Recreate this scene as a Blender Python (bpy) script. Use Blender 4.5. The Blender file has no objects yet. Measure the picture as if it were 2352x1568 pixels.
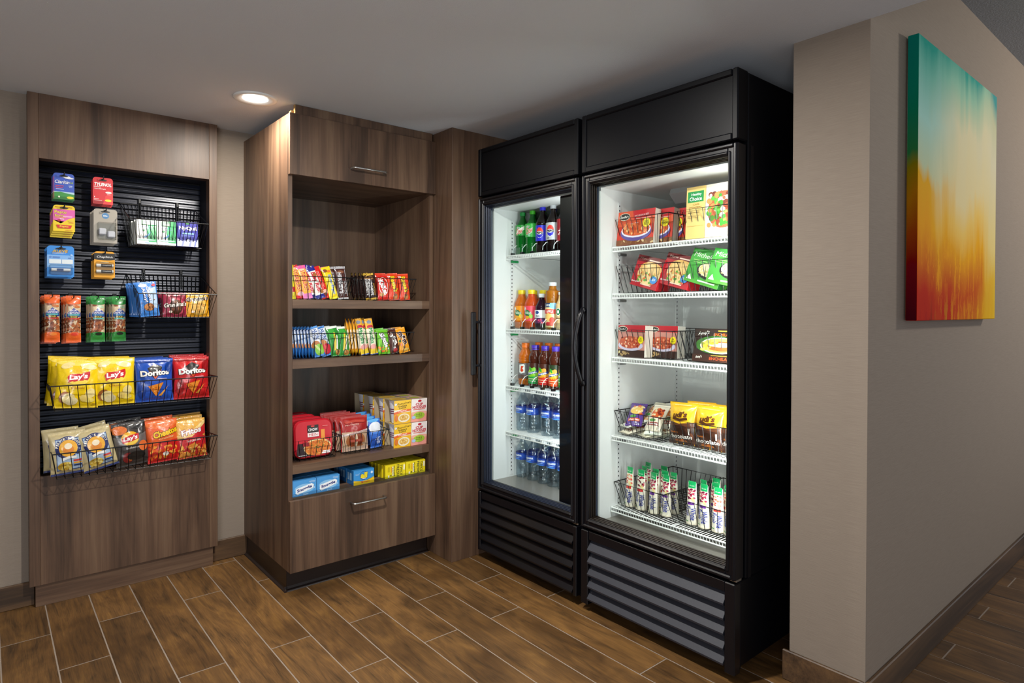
import bpy, bmesh, math, random
from mathutils import Matrix, Vector, noise
PI = math.pi
scene = bpy.context.scene
COL = scene.collection

# ------------------------------------------------------------------ camera
def make_camera():
    f, yaw, pitch, roll, sy = 1440.66, 40.0777, 0.5518, 0.1562, -58.296
    y, p, r = (math.radians(a) for a in (yaw, pitch, roll))
    fw = Vector((math.sin(y)*math.cos(p), math.cos(y)*math.cos(p), -math.sin(p)))
    rt = Vector((math.cos(y), -math.sin(y), 0)); up = rt.cross(fw)
    rt2 = rt*math.cos(r)+up*math.sin(r); up2 = -rt*math.sin(r)+up*math.cos(r)
    cam = bpy.data.cameras.new('camera'); co = bpy.data.objects.new('camera', cam); COL.objects.link(co)
    cam.sensor_width = 36; cam.lens = 36*f/2352; cam.shift_y = sy/2352; cam.clip_start = .05
    m = Matrix((rt2, up2, -fw)).transposed().to_4x4(); m.translation = (0, 0, 1.2)
    co.matrix_world = m; scene.camera = co
make_camera()

EXPOSURE = 0.55
WORLD_S = .48
LIGHTS = [
    ('downlight_alcove', dict(loc=(.848, 2.636, 2.045), target=(.848, 2.636, 0), size=.09, power=8, color=(1, .93, .82), disk=True)),
    ('downlight_front', dict(loc=(.882, 1.405, 2.045), target=(.882, 1.405, 0), size=.09, power=27, color=(1, .96, .9), disk=True)),
    ('fill_light', dict(loc=(-1.2, -.4, .95), target=(1.2, 2.6, 1.5), size=1.2, size_y=.9, power=21, color=(.97, .98, 1))),  # added soft fill from behind the camera, lifts the alcove and ceiling
    ('corridor_light', dict(loc=(4.6, -.7, 2.33), target=(3.0, .7, 1.3), size=.3, power=25, color=(1, .9, .78))),
    ('fridge_lamp_drinks', dict(loc=(1.93, 1.88, 1.05), target=(2.15, 2.37, 1.05), size=.02, size_y=1.2, power=2.6, color=(.93, .98, 1))),
    ('fridge_lamp_freezer', dict(loc=(1.915, 1.124, 1.05), target=(2.15, 1.68, 1.05), size=.02, size_y=1.2, power=5.2, color=(1, 1, 1))),
]
# ------------------------------------------------------------------ world, lights, exposure
scene.view_settings.view_transform = 'Standard'; scene.view_settings.look = 'None'
scene.view_settings.gamma = 1; scene.view_settings.use_curve_mapping = False
scene.view_settings.exposure = EXPOSURE
scene.cycles.use_denoising = True
scene.cycles.sample_clamp_indirect = 4
scene.cycles.caustics_reflective = False; scene.cycles.caustics_refractive = False
scene.cycles.transparent_max_bounces = 24
w = bpy.data.worlds.new('world'); scene.world = w; w.use_nodes = True
w.node_tree.nodes['Background'].inputs[0].default_value = (.83, .9, 1, 1)
w.node_tree.nodes['Background'].inputs[1].default_value = WORLD_S

def area(name, loc, target, size, power, color=(1, 1, 1), size_y=None, disk=False, spread=None):
    l = bpy.data.lights.new(name, 'AREA'); l.energy = power; l.color = color; l.size = size
    if disk: l.shape = 'DISK'
    elif size_y: l.shape = 'RECTANGLE'; l.size_y = size_y
    if spread: l.spread = math.radians(spread)
    o = bpy.data.objects.new(name, l); COL.objects.link(o)
    d = Vector(target)-Vector(loc)
    o.location = loc; o.rotation_euler = d.to_track_quat('-Z', 'Y').to_euler()
    return o
for n_, l_ in LIGHTS: area(n_, **l_)
# a tall soft strip lamp stands in the near front corner of each fridge (the lamp tubes there)

# ------------------------------------------------------------------ colours and materials
def lin(h):
    h = h.lstrip('#')
    if len(h) == 3: h = ''.join(c*2 for c in h)
    c = [int(h[i:i+2], 16)/255 for i in (0, 2, 4)]
    return tuple((x/12.92 if x <= .04045 else ((x+.055)/1.055)**2.4) for x in c)+(1.,)
def newmat(name):
    m = bpy.data.materials.new(name); m.use_nodes = True
    nt = m.node_tree; b = nt.nodes['Principled BSDF']
    return m, nt, b
def node(nt, t, **k):
    n = nt.nodes.new(t)
    for a, v in k.items():
        if a in n.inputs: n.inputs[a].default_value = v
        else: setattr(n, a, v)
    return n
def plain(name, col, rough=.5, metal=0, spec=.5, bump=0, bscale=200, coat=0, var=0):
    m, nt, b = newmat(name)
    b.inputs['Base Color'].default_value = lin(col); b.inputs['Roughness'].default_value = rough
    b.inputs['Metallic'].default_value = metal; b.inputs['Specular IOR Level'].default_value = spec
    b.inputs['Coat Weight'].default_value = coat; b.inputs['Coat Roughness'].default_value = .08
    tc = node(nt, 'ShaderNodeTexCoord')
    if var:
        n = node(nt, 'ShaderNodeTexNoise', Scale=3.0, Detail=4.0); nt.links.new(tc.outputs['Object'], n.inputs['Vector'])
        mx = node(nt, 'ShaderNodeMix', data_type='RGBA'); c = lin(col)
        mx.inputs[6].default_value = tuple(x*(1-var) for x in c[:3])+(1,); mx.inputs[7].default_value = tuple(min(1, x*(1+var)) for x in c[:3])+(1,)
        nt.links.new(n.outputs['Fac'], mx.inputs[0]); nt.links.new(mx.outputs[2], b.inputs['Base Color'])
    if bump:
        n = node(nt, 'ShaderNodeTexNoise', Scale=float(bscale), Detail=2.0); nt.links.new(tc.outputs['Object'], n.inputs['Vector'])
        bp = node(nt, 'ShaderNodeBump', Strength=bump, Distance=.002); nt.links.new(n.outputs['Fac'], bp.inputs['Height'])
        nt.links.new(bp.outputs[0], b.inputs['Normal'])
    return m
def wood(name, axis, dark='#433227', mid='#604939', light='#745c48', rough=.42):
    m, nt, b = newmat(name)
    tc = node(nt, 'ShaderNodeTexCoord'); L = nt.links.new
    oi = node(nt, 'ShaderNodeObjectInfo')
    mp = node(nt, 'ShaderNodeMapping'); s = [9., 9., 9.]; s['xyz'.index(axis)] = .7
    mp.inputs['Scale'].default_value = s
    off = node(nt, 'ShaderNodeVectorMath', operation='SCALE'); off.inputs['Scale'].default_value = 17.
    cmb = node(nt, 'ShaderNodeCombineXYZ'); [L(oi.outputs['Random'], cmb.inputs[i]) for i in range(3)]
    L(cmb.outputs[0], off.inputs[0])
    add = node(nt, 'ShaderNodeVectorMath', operation='ADD'); L(tc.outputs['Object'], add.inputs[0]); L(off.outputs[0], add.inputs[1])
    L(add.outputs[0], mp.inputs['Vector'])
    n1 = node(nt, 'ShaderNodeTexNoise', Scale=1.0, Detail=5.0, Roughness=.55, Distortion=1.1); L(mp.outputs[0], n1.inputs['Vector'])
    mp2 = node(nt, 'ShaderNodeMapping'); s2 = [220., 220., 220.]; s2['xyz'.index(axis)] = 5.
    mp2.inputs['Scale'].default_value = s2; L(add.outputs[0], mp2.inputs['Vector'])
    n2 = node(nt, 'ShaderNodeTexNoise', Scale=1.0, Detail=3.0); L(mp2.outputs[0], n2.inputs['Vector'])
    mp3 = node(nt, 'ShaderNodeMapping'); s3 = [38., 38., 38.]; s3['xyz'.index(axis)] = 1.3
    mp3.inputs['Scale'].default_value = s3; L(add.outputs[0], mp3.inputs['Vector'])
    n3 = node(nt, 'ShaderNodeTexNoise', Scale=1.0, Detail=4.0, Distortion=.8); L(mp3.outputs[0], n3.inputs['Vector'])
    r = node(nt, 'ShaderNodeValToRGB'); e = r.color_ramp.elements
    e[0].position = .32; e[0].color = lin(dark); e[1].position = .68; e[1].color = lin(light)
    k = e.new(.5); k.color = lin(mid)
    mm = node(nt, 'ShaderNodeMath', operation='MULTIPLY_ADD'); L(n3.outputs['Fac'], mm.inputs[0]); mm.inputs[1].default_value = .32
    L(n1.outputs['Fac'], mm.inputs[2])
    m2 = node(nt, 'ShaderNodeMath', operation='MULTIPLY_ADD'); L(n2.outputs['Fac'], m2.inputs[0]); m2.inputs[1].default_value = .22
    L(mm.outputs[0], m2.inputs[2])
    m3 = node(nt, 'ShaderNodeMath', operation='SUBTRACT'); L(m2.outputs[0], m3.inputs[0]); m3.inputs[1].default_value = .27
    L(m3.outputs[0], r.inputs[0]); L(r.outputs[0], b.inputs['Base Color'])
    b.inputs['Roughness'].default_value = rough
    bp = node(nt, 'ShaderNodeBump', Strength=.12, Distance=.001); L(n2.outputs['Fac'], bp.inputs['Height']); L(bp.outputs[0], b.inputs['Normal'])
    return m
def wallpaper():
    m, nt, b = newmat('wallpaper'); L = nt.links.new
    tc = node(nt, 'ShaderNodeTexCoord'); mp = node(nt, 'ShaderNodeMapping'); mp.inputs['Scale'].default_value = (16, 16, 520)
    L(tc.outputs['Object'], mp.inputs['Vector'])
    n = node(nt, 'ShaderNodeTexNoise', Scale=1.0, Detail=4.0); L(mp.outputs[0], n.inputs['Vector'])
    n2 = node(nt, 'ShaderNodeTexNoise', Scale=350.0, Detail=2.0); L(tc.outputs['Object'], n2.inputs['Vector'])
    r = node(nt, 'ShaderNodeValToRGB'); e = r.color_ramp.elements
    e[0].position = .25; e[0].color = lin('#887c70'); e[1].position = .8; e[1].color = lin('#94887b')
    L(n.outputs['Fac'], r.inputs[0]); L(r.outputs[0], b.inputs['Base Color']); b.inputs['Roughness'].default_value = .75; b.inputs['Specular IOR Level'].default_value = .2
    ad = node(nt, 'ShaderNodeMath', operation='ADD'); L(n.outputs['Fac'], ad.inputs[0]); L(n2.outputs['Fac'], ad.inputs[1])
    bp = node(nt, 'ShaderNodeBump', Strength=.25, Distance=.001); L(ad.outputs[0], bp.inputs['Height']); L(bp.outputs[0], b.inputs['Normal'])
    return m
def tile_mat():
    m, nt, b = newmat('wood_look_tile'); L = nt.links.new
    tc = node(nt, 'ShaderNodeTexCoord'); oi = node(nt, 'ShaderNodeObjectInfo')
    cmb = node(nt, 'ShaderNodeCombineXYZ'); [L(oi.outputs['Random'], cmb.inputs[i]) for i in range(3)]
    off = node(nt, 'ShaderNodeVectorMath', operation='SCALE'); off.inputs['Scale'].default_value = 31.; L(cmb.outputs[0], off.inputs[0])
    add = node(nt, 'ShaderNodeVectorMath', operation='ADD'); L(tc.outputs['Object'], add.inputs[0]); L(off.outputs[0], add.inputs[1])
    def nz(sc, det, dist, r=.6):
        mp = node(nt, 'ShaderNodeMapping'); mp.inputs['Scale'].default_value = sc; L(add.outputs[0], mp.inputs['Vector'])
        n = node(nt, 'ShaderNodeTexNoise', Scale=1.0, Detail=det, Distortion=dist, Roughness=r); L(mp.outputs[0], n.inputs['Vector']); return n
    a = nz((14, 2.2, 5), 5., 2.2); c = nz((150, 5., 5), 6., 1.8, .7); d = nz((4, 3.0, 3), 3., .5)
    w2 = node(nt, 'ShaderNodeMath', operation='MULTIPLY_ADD'); L(c.outputs['Fac'], w2.inputs[0]); w2.inputs[1].default_value = .75; L(a.outputs['Fac'], w2.inputs[2])
    w3 = node(nt, 'ShaderNodeMath', operation='SUBTRACT'); L(w2.outputs[0], w3.inputs[0]); w3.inputs[1].default_value = .375
    r = node(nt, 'ShaderNodeValToRGB'); e = r.color_ramp.elements
    e[0].position = .28; e[0].color = lin('#48351f'); e[1].position = .75; e[1].color = lin('#86643a')
    k = e.new(.42); k.color = lin('#64492c'); k = e.new(.58); k.color = lin('#745533')
    L(w3.outputs[0], r.inputs[0])
    r2 = node(nt, 'ShaderNodeValToRGB'); f = r2.color_ramp.elements
    f[0].position = .35; f[0].color = lin('#aba49a'); f[1].position = .6; f[1].color = (1, 1, 1, 1); L(d.outputs['Fac'], r2.inputs[0])
    mx = node(nt, 'ShaderNodeMix', data_type='RGBA', blend_type='MULTIPLY'); mx.inputs[0].default_value = .8
    L(r.outputs[0], mx.inputs[6]); L(r2.outputs[0], mx.inputs[7])
    hs = node(nt, 'ShaderNodeHueSaturation'); L(mx.outputs[2], hs.inputs['Color'])
    mr = node(nt, 'ShaderNodeMapRange'); mr.inputs[3].default_value = .78; mr.inputs[4].default_value = 1.18; L(oi.outputs['Random'], mr.inputs[0]); L(mr.outputs[0], hs.inputs['Value'])
    hs.inputs['Saturation'].default_value = 1.05
    L(hs.outputs[0], b.inputs['Base Color']); b.inputs['Roughness'].default_value = .5
    bp = node(nt, 'ShaderNodeBump', Strength=.15, Distance=.001); L(c.outputs['Fac'], bp.inputs['Height']); L(bp.outputs[0], b.inputs['Normal'])
    return m
def printed(name, rough=.4, coat=0., bump=0., bscale=60, metal=0., dist=.003):
    """flat printed colour stored per face; the gloss is the material's own"""
    m, nt, b = newmat(name); L = nt.links.new
    a = node(nt, 'ShaderNodeAttribute', attribute_name='Col'); L(a.outputs['Color'], b.inputs['Base Color'])
    b.inputs['Roughness'].default_value = rough; b.inputs['Coat Weight'].default_value = coat; b.inputs['Coat Roughness'].default_value = .12
    b.inputs['Metallic'].default_value = metal
    if bump:
        tc = node(nt, 'ShaderNodeTexCoord'); n = node(nt, 'ShaderNodeTexNoise', Scale=float(bscale), Detail=3.0, Distortion=.6); L(tc.outputs['Object'], n.inputs['Vector'])
        bp = node(nt, 'ShaderNodeBump', Strength=bump, Distance=dist); L(n.outputs['Fac'], bp.inputs['Height']); L(bp.outputs[0], b.inputs['Normal'])
    return m
def clear(name, tint='#ffffff', fac=.08, rough=.05, ior=1.45, bump=0):
    """thin clear sheet: mostly see-through with a fresnel gloss"""
    m = bpy.data.materials.new(name); m.use_nodes = True; nt = m.node_tree; nt.nodes.clear(); L = nt.links.new
    o = node(nt, 'ShaderNodeOutputMaterial'); t = node(nt, 'ShaderNodeBsdfTransparent'); t.inputs[0].default_value = lin(tint)
    g = node(nt, 'ShaderNodeBsdfGlossy'); g.inputs['Roughness'].default_value = rough
    fr = node(nt, 'ShaderNodeLayerWeight'); pw = node(nt, 'ShaderNodeMath', operation='POWER'); pw.inputs[1].default_value = 5; L(fr.outputs['Facing'], pw.inputs[0])
    ad = node(nt, 'ShaderNodeMath', operation='MULTIPLY_ADD', use_clamp=True); ad.inputs[1].default_value = (ior-1)*1.6; ad.inputs[2].default_value = fac; L(pw.outputs[0], ad.inputs[0])
    mx = node(nt, 'ShaderNodeMixShader'); L(ad.outputs[0], mx.inputs[0]); L(t.outputs[0], mx.inputs[1]); L(g.outputs[0], mx.inputs[2]); L(mx.outputs[0], o.inputs[0])
    if bump:
        tc = node(nt, 'ShaderNodeTexCoord'); n = node(nt, 'ShaderNodeTexNoise', Scale=45., Detail=2.0); L(tc.outputs['Object'], n.inputs['Vector'])
        bp = node(nt, 'ShaderNodeBump', Strength=bump, Distance=.004); L(n.outputs['Fac'], bp.inputs['Height']); L(bp.outputs[0], g.inputs['Normal']); L(bp.outputs[0], fr.inputs['Normal'])
    return m
def drink(name, col, trans=.5, rough=.12):
    m, nt, b = newmat(name); b.inputs['Base Color'].default_value = lin(col); b.inputs['Roughness'].default_value = rough
    b.inputs['Transmission Weight'].default_value = trans; b.inputs['IOR'].default_value = 1.2; b.inputs['Coat Weight'].default_value = .6; b.inputs['Coat Roughness'].default_value = .05
    return m
def glow(name, col, s):
    m, nt, b = newmat(name); b.inputs['Emission Color'].default_value = lin(col); b.inputs['Emission Strength'].default_value = s; b.inputs['Base Color'].default_value = lin('#eee')
    return m
WV = wood('walnut_laminate_upright', 'z'); WH = wood('walnut_laminate_flat', 'x')
WTOE = plain('dark_vinyl_toe', '#231a18', .35)
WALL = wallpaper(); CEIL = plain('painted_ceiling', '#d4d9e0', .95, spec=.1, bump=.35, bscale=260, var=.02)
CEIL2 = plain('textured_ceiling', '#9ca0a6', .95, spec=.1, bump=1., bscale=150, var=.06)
TILE = tile_mat(); GROUT = plain('grout', '#95877a', .8, bump=.2); BASE = wood('wood_look_base', 'x', '#38291c', '#553f2b', '#6b5034', .5)
BLK = plain('black_powder_coat', '#07080d', .42, spec=.16); BLKS = plain('black_satin_plastic', '#0a0a10', .33, spec=.4); GAP = plain('dark_gap', '#030303', .7)
LOUV = plain('grey_black_louver', '#2b2e38', .5, bump=.15, bscale=900); SLAT = plain('black_anodised_slat', '#1a2030', .3, metal=.3, spec=.6)
WIRE = plain('black_wire', '#0b0c0e', .35); WHT = plain('white_enamel', '#e9eae8', .35); LINER = plain('white_liner', '#dfe0de', .45)
STEEL = plain('brushed_steel', '#9c9c9c', .35, metal=.9); NICK = plain('satin_nickel', '#c8c8c8', .28, metal=1.); GREYF = plain('grey_liner_floor', '#9a958e', .3, metal=.5)
GASK = plain('blue_grey_gasket', '#2b3548', .4); YEL = plain('raw_board_edge', '#b8935c', .8)
FOIL = printed('foil_film', .3, .5, .35, 55, .0, .004); FILM = printed('gloss_film', .25, .6, .2, 40); CARD = printed('printed_card', .42, .15); LABL = printed('printed_label', .35, .2)
PAINT = printed('paint', .45)
GLASS = clear('door_glass', '#f4f8f7', .01, .02, 1.35); PET = clear('clear_bottle', '#eef5f9', .10, .1, 1.5, bump=.8); CLR = clear('clear_plastic', '#eef3f4', .05, .08, 1.45); BLIS = clear('blister', '#f0f2f2', .07, .12, 1.5, bump=.2)
GREENL = plain('green', '#18884a', .5)

# ------------------------------------------------------------------ mesh building
class M:
    def __init__(s): s.v = []; s.f = []; s.c = []; s.any = False
    def add(s, vs, fs, col=None):
        n = len(s.v); s.v += [tuple(v) for v in vs]; s.f += [tuple(i+n for i in f) for f in fs]
        c = lin(col) if isinstance(col, str) else (col or (1, 1, 1, 1)); s.c += [c]*len(fs)
        if col is not None: s.any = True
        return s
    def box(s, x0, x1, y0, y1, z0, z1, col=None):
        v = [(x, y, z) for x in (x0, x1) for y in (y0, y1) for z in (z0, z1)]
        return s.add(v, [(0, 1, 3, 2), (4, 6, 7, 5), (0, 4, 5, 1), (2, 3, 7, 6), (0, 2, 6, 4), (1, 5, 7, 3)], col)
    def cbox(s, x0, x1, y0, y1, z0, z1, c=.002, col=None):
        """box with chamfered edges"""
        b = bmesh.new(); r = bmesh.ops.create_cube(b, size=1)
        for v in b.verts: v.co = ((x0+x1)/2+v.co.x*(x1-x0), (y0+y1)/2+v.co.y*(y1-y0), (z0+z1)/2+v.co.z*(z1-z0))
        bmesh.ops.bevel(b, geom=b.edges[:], offset=min(c, .45*min(x1-x0, y1-y0, z1-z0)), segments=1, affect='EDGES')
        b.verts.index_update(); s.add([v.co[:] for v in b.verts], [[v.index for v in f.verts] for f in b.faces], col); b.free(); return s
    def prism(s, pts, axis, a, b_, col=None):
        """2-D outline pts swept along axis from a to b_"""
        i = 'xyz'.index(axis); n = len(pts); v = []
        for t in (a, b_):
            for p in pts:
                q = list(p); q.insert(i, t); v.append(q)
        return s.add(v, [tuple(range(n))[::-1], tuple(range(n, 2*n))]+[(k, (k+1) % n, n+(k+1) % n, n+k) for k in range(n)], col)
    def tube(s, pts, r, n=5, col=None, closed=False):
        pts = [Vector(p) for p in pts]; N = len(pts); vs = []; prev = None
        for i, p in enumerate(pts):
            a = pts[(i-1) % N] if (i > 0 or closed) else p; b = pts[(i+1) % N] if (i < N-1 or closed) else p
            t = ((b-p).normalized()+(p-a).normalized()); t = t.normalized() if t.length > 1e-6 else (b-a).normalized()
            if prev is None:
                u = t.cross(Vector((0, 0, 1)));
                if u.length < .1: u = t.cross(Vector((0, 1, 0)))
            else: u = prev-t*prev.dot(t)
            u.normalize(); prev = u; w_ = t.cross(u)
            vs += [p+(u*math.cos(2*PI*k/n)+w_*math.sin(2*PI*k/n))*r for k in range(n)]
        fs = []
        for i in range(N if closed else N-1):
            j = (i+1) % N
            fs += [(i*n+k, i*n+(k+1) % n, j*n+(k+1) % n, j*n+k) for k in range(n)]
        if not closed: fs += [tuple(range(n))[::-1], tuple(range((N-1)*n, N*n))]
        return s.add(vs, fs, col)
    def lathe(s, prof, n=24, col=None, cx=0, cy=0, cap=True):
        vs = [(cx+r*math.cos(2*PI*k/n), cy+r*math.sin(2*PI*k/n), z) for r, z in prof for k in range(n)]; m = len(prof)
        fs = [(i*n+k, i*n+(k+1) % n, (i+1)*n+(k+1) % n, (i+1)*n+k) for i in range(m-1) for k in range(n)]
        if cap: fs += [tuple(range(n))[::-1], tuple(range((m-1)*n, m*n))]
        return s.add(vs, fs, col)
    def grid(s, S, W, H, n, m, col, back=False, off=0):
        """surface S over W x H; col a colour or a function of (u,v)"""
        vs = [S(W*i/n, H*j/m, off) for j in range(m+1) for i in range(n+1)]
        for j in range(m):
            fs = []
            for i in range(n):
                a = j*(n+1)+i; q = (a, a+1, a+n+2, a+n+1); fs.append(q[::-1] if back else q)
            base = len(s.v) if j == 0 else base
            if j == 0: s.v += [tuple(v) for v in vs]
            for i, q in enumerate(fs):
                c = col((i+.5)/n, (j+.5)/m) if callable(col) else col
                s.f.append(tuple(k+base for k in q)); s.c.append(lin(c))
        s.any = True
        return s
    def build(s, name, mat, parent=None, smooth=False, loc=(0, 0, 0), label=None, merge=False):
        me = bpy.data.meshes.new(name); me.from_pydata(s.v, [], s.f)
        if s.any:
            at = me.attributes.new('Col', 'FLOAT_COLOR', 'FACE'); at.data.foreach_set('color', [x for c in s.c for x in c])
        me.materials.append(mat)
        if smooth: me.polygons.foreach_set('use_smooth', [True]*len(me.polygons))
        me.update(); o = bpy.data.objects.new(name, me); COL.objects.link(o); o.location = loc
        if parent: o.parent = parent
        if label: o['label'] = label
        return o
def tag(o, label, cat, group=None, kind=None):
    o['label'] = label; o['category'] = cat
    if group: o['group'] = group
    if kind: o['kind'] = kind
    return o
def empty(name, loc=(0, 0, 0), rz=0):
    o = bpy.data.objects.new(name, None); COL.objects.link(o); o.location = loc; o.rotation_euler = (0, 0, rz); o.empty_display_size = .05; return o
def struct(o, label=None, cat='structure'):
    o['kind'] = 'structure'
    if label: o['label'] = label; o['category'] = cat
    return o
def dup(o, parent=None):
    c = o.copy(); COL.objects.link(c)
    if parent is not None: c.parent = parent
    for ch in o.children: dup(ch, c)
    return c
def put(o, x, y, z, rz=0, back=0, roll=0, w=0, spin=0):
    """stand o on z at x, y; rz turns it, back leans it away from its front, roll tips its top sideways"""
    R = Matrix.Rotation(math.radians(rz), 4, 'Z') @ Matrix.Rotation(math.radians(-back), 4, 'X') @ Matrix.Rotation(math.radians(roll), 4, 'Y')
    o.matrix_world = Matrix.Translation((x, y, z+abs(math.sin(math.radians(roll)))*w/2)) @ R
    return o
SIDE = -90   # things in the fridges face the room (-x)
# ------------------------------------------------------------------ room
C = 2.0606; W_ = 3.192; C2 = 2.389; SX = 2.0; SE = .97; RY = .741
NX0, NX1, NZ0, NZ1 = .165, .806, .522, 1.806   # niche in the back wall for the slat panel
m = M()
m.box(-2.2, NX0, W_, W_+.2, 0, C2); m.box(NX1, 2.75, W_, W_+.2, 0, C2); m.box(NX0, NX1, W_, W_+.2, 0, NZ0); m.box(NX0, NX1, W_, W_+.2, NZ1, C2); m.box(NX0, NX1, W_+.14, W_+.2, NZ0, NZ1)
struct(m.build('wall_back', WALL), 'taupe linen wallpapered back wall behind the display panel and cabinet', 'wall')
m = M(); m.box(SX, 2.7, RY, SE, 0, C2); m.box(2.7, 6.5, RY, SE, 0, C2)
struct(m.build('wall_right', WALL), 'taupe linen wallpapered wall on the right, with a corner beside the fridge', 'wall')
m = M(); m.box(2.62, 2.75, SE, W_, 0, C2)
struct(m.build('wall_pocket', WALL), 'wallpapered wall behind the two fridges', 'wall')
m = M(); m.box(-2.3, -2.2, -1.0, W_+.2, 0, C2)
struct(m.build('wall_left', WALL), 'wallpapered wall closing the room on the left', 'wall')
m = M(); m.box(-2.2, SX, -1.6, W_, C, C+.05); m.box(SX, 2.62, SE, W_, C, C+.05)
struct(m.build('ceiling', CEIL), 'smooth grey painted low ceiling over the snack alcove', 'ceiling')
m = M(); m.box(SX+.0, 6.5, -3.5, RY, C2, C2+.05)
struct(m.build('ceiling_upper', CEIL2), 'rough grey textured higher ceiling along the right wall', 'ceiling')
m = M(); m.box(SX-.05, SX, -1.6, RY, C+.05, C2+.05); struct(m.build('trim_1', CEIL), 'drop between the low and the high ceiling', 'trim')

# floor: grout bed and wood-look tiles
m = M(); m.box(-2.3, 6.5, -3.5, W_+.2, -.05, -.0009)
fl = struct(m.build('floor', GROUT), 'brown wood-look plank tile floor with pale grout', 'floor')
PW, PL, GR = .1466, .905, .0046
tm = M(); tm.cbox(-PW/2+GR/2, PW/2-GR/2, -PL/2+GR/2, PL/2-GR/2, -.0009, 0, .0005)
t0 = None; ph = {0: 2.857, 1: 2.55, 2: 2.848, 3: 2.248, 4: 2.838, 5: 2.234, 6: 2.828, 7: 2.228, 8: 1.925, 9: 2.22, 10: 1.912, 11: 2.207, 12: 1.904, 13: 2.5}
random.seed(5)
for k in range(-7, 30):
    xc = .1108+PW*k; y0 = ph.get(k, 1.9+.3*((k*7) % 3)); 
    for j in range(-3, 3):
        yc = y0+PL*(j+.5)
        lo, hi = yc-PL/2, yc+PL/2
        if lo > W_+.02 or hi < .1 or (xc > 2.7 and lo > RY+.1) or (xc > 3.0 and hi < .0): continue
        if t0 is None: t = t0 = tm.build('tile', TILE, fl)
        else: t = t0.copy(); COL.objects.link(t); t.parent = fl
        if hi > W_+.005 or lo < 0:   # cut at the wall
            hi2 = min(hi, W_)
            mm = M(); mm.cbox(-PW/2+GR/2, PW/2-GR/2, -(hi2-lo)/2+GR/2, (hi2-lo)/2-GR/2, -.0009, 0, .0005)
            n_ = mm.build('tile', TILE, fl); bpy.data.objects.remove(t) if t is not t0 else None
            if t is t0: t0 = None
            t = n_; yc = (lo+hi2)/2
        t.location = (xc, yc, 0)

# tile base boards
def base(name, x0, x1, y0, y1, label, seams=()):
    m = M(); m.cbox(x0, x1, y0, y1, 0, .0975, .003)
    struct(m.build(name, BASE), label, 'baseboard')
base('baseboard_back', -2.2, .1525, W_-.011, W_, 'brown wood-look tile base along the back wall left of the display panel')
base('baseboard_middle', .8185, .984, W_-.011, W_, 'brown wood-look tile base between display panel and cabinet')
base('baseboard_right', SX-.011, 6.4, RY-.012, RY, 'brown wood-look tile base along the right wall')
base('baseboard_corner', SX-.011, SX, RY, SE+.02, 'brown wood-look tile base on the short wall beside the fridge')
# recessed ceiling lights
def downlight(x, y, label):
    e = empty('ceiling_light', (x, y, C)); tag(e, label, 'ceiling light')
    m = M(); m.lathe([(.050, 0), (.0505, -.004), (.078, -.008), (.083, -.005), (.083, 0)], 40, cap=False); m.build('trim_ring', WHT, e, smooth=True)
    m = M(); m.lathe([(.001, -.002), (.0495, -.002), (.0495, -.0005)], 40); m.build('lens', LENS, e)
LENS = glow('lamp_lens', '#fffaf0', 9)
downlight(.848, 2.636, 'round white recessed ceiling light between display panel and cabinet')
downlight(.882, 1.405, 'round white recessed ceiling light at the top edge of the picture')

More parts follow.
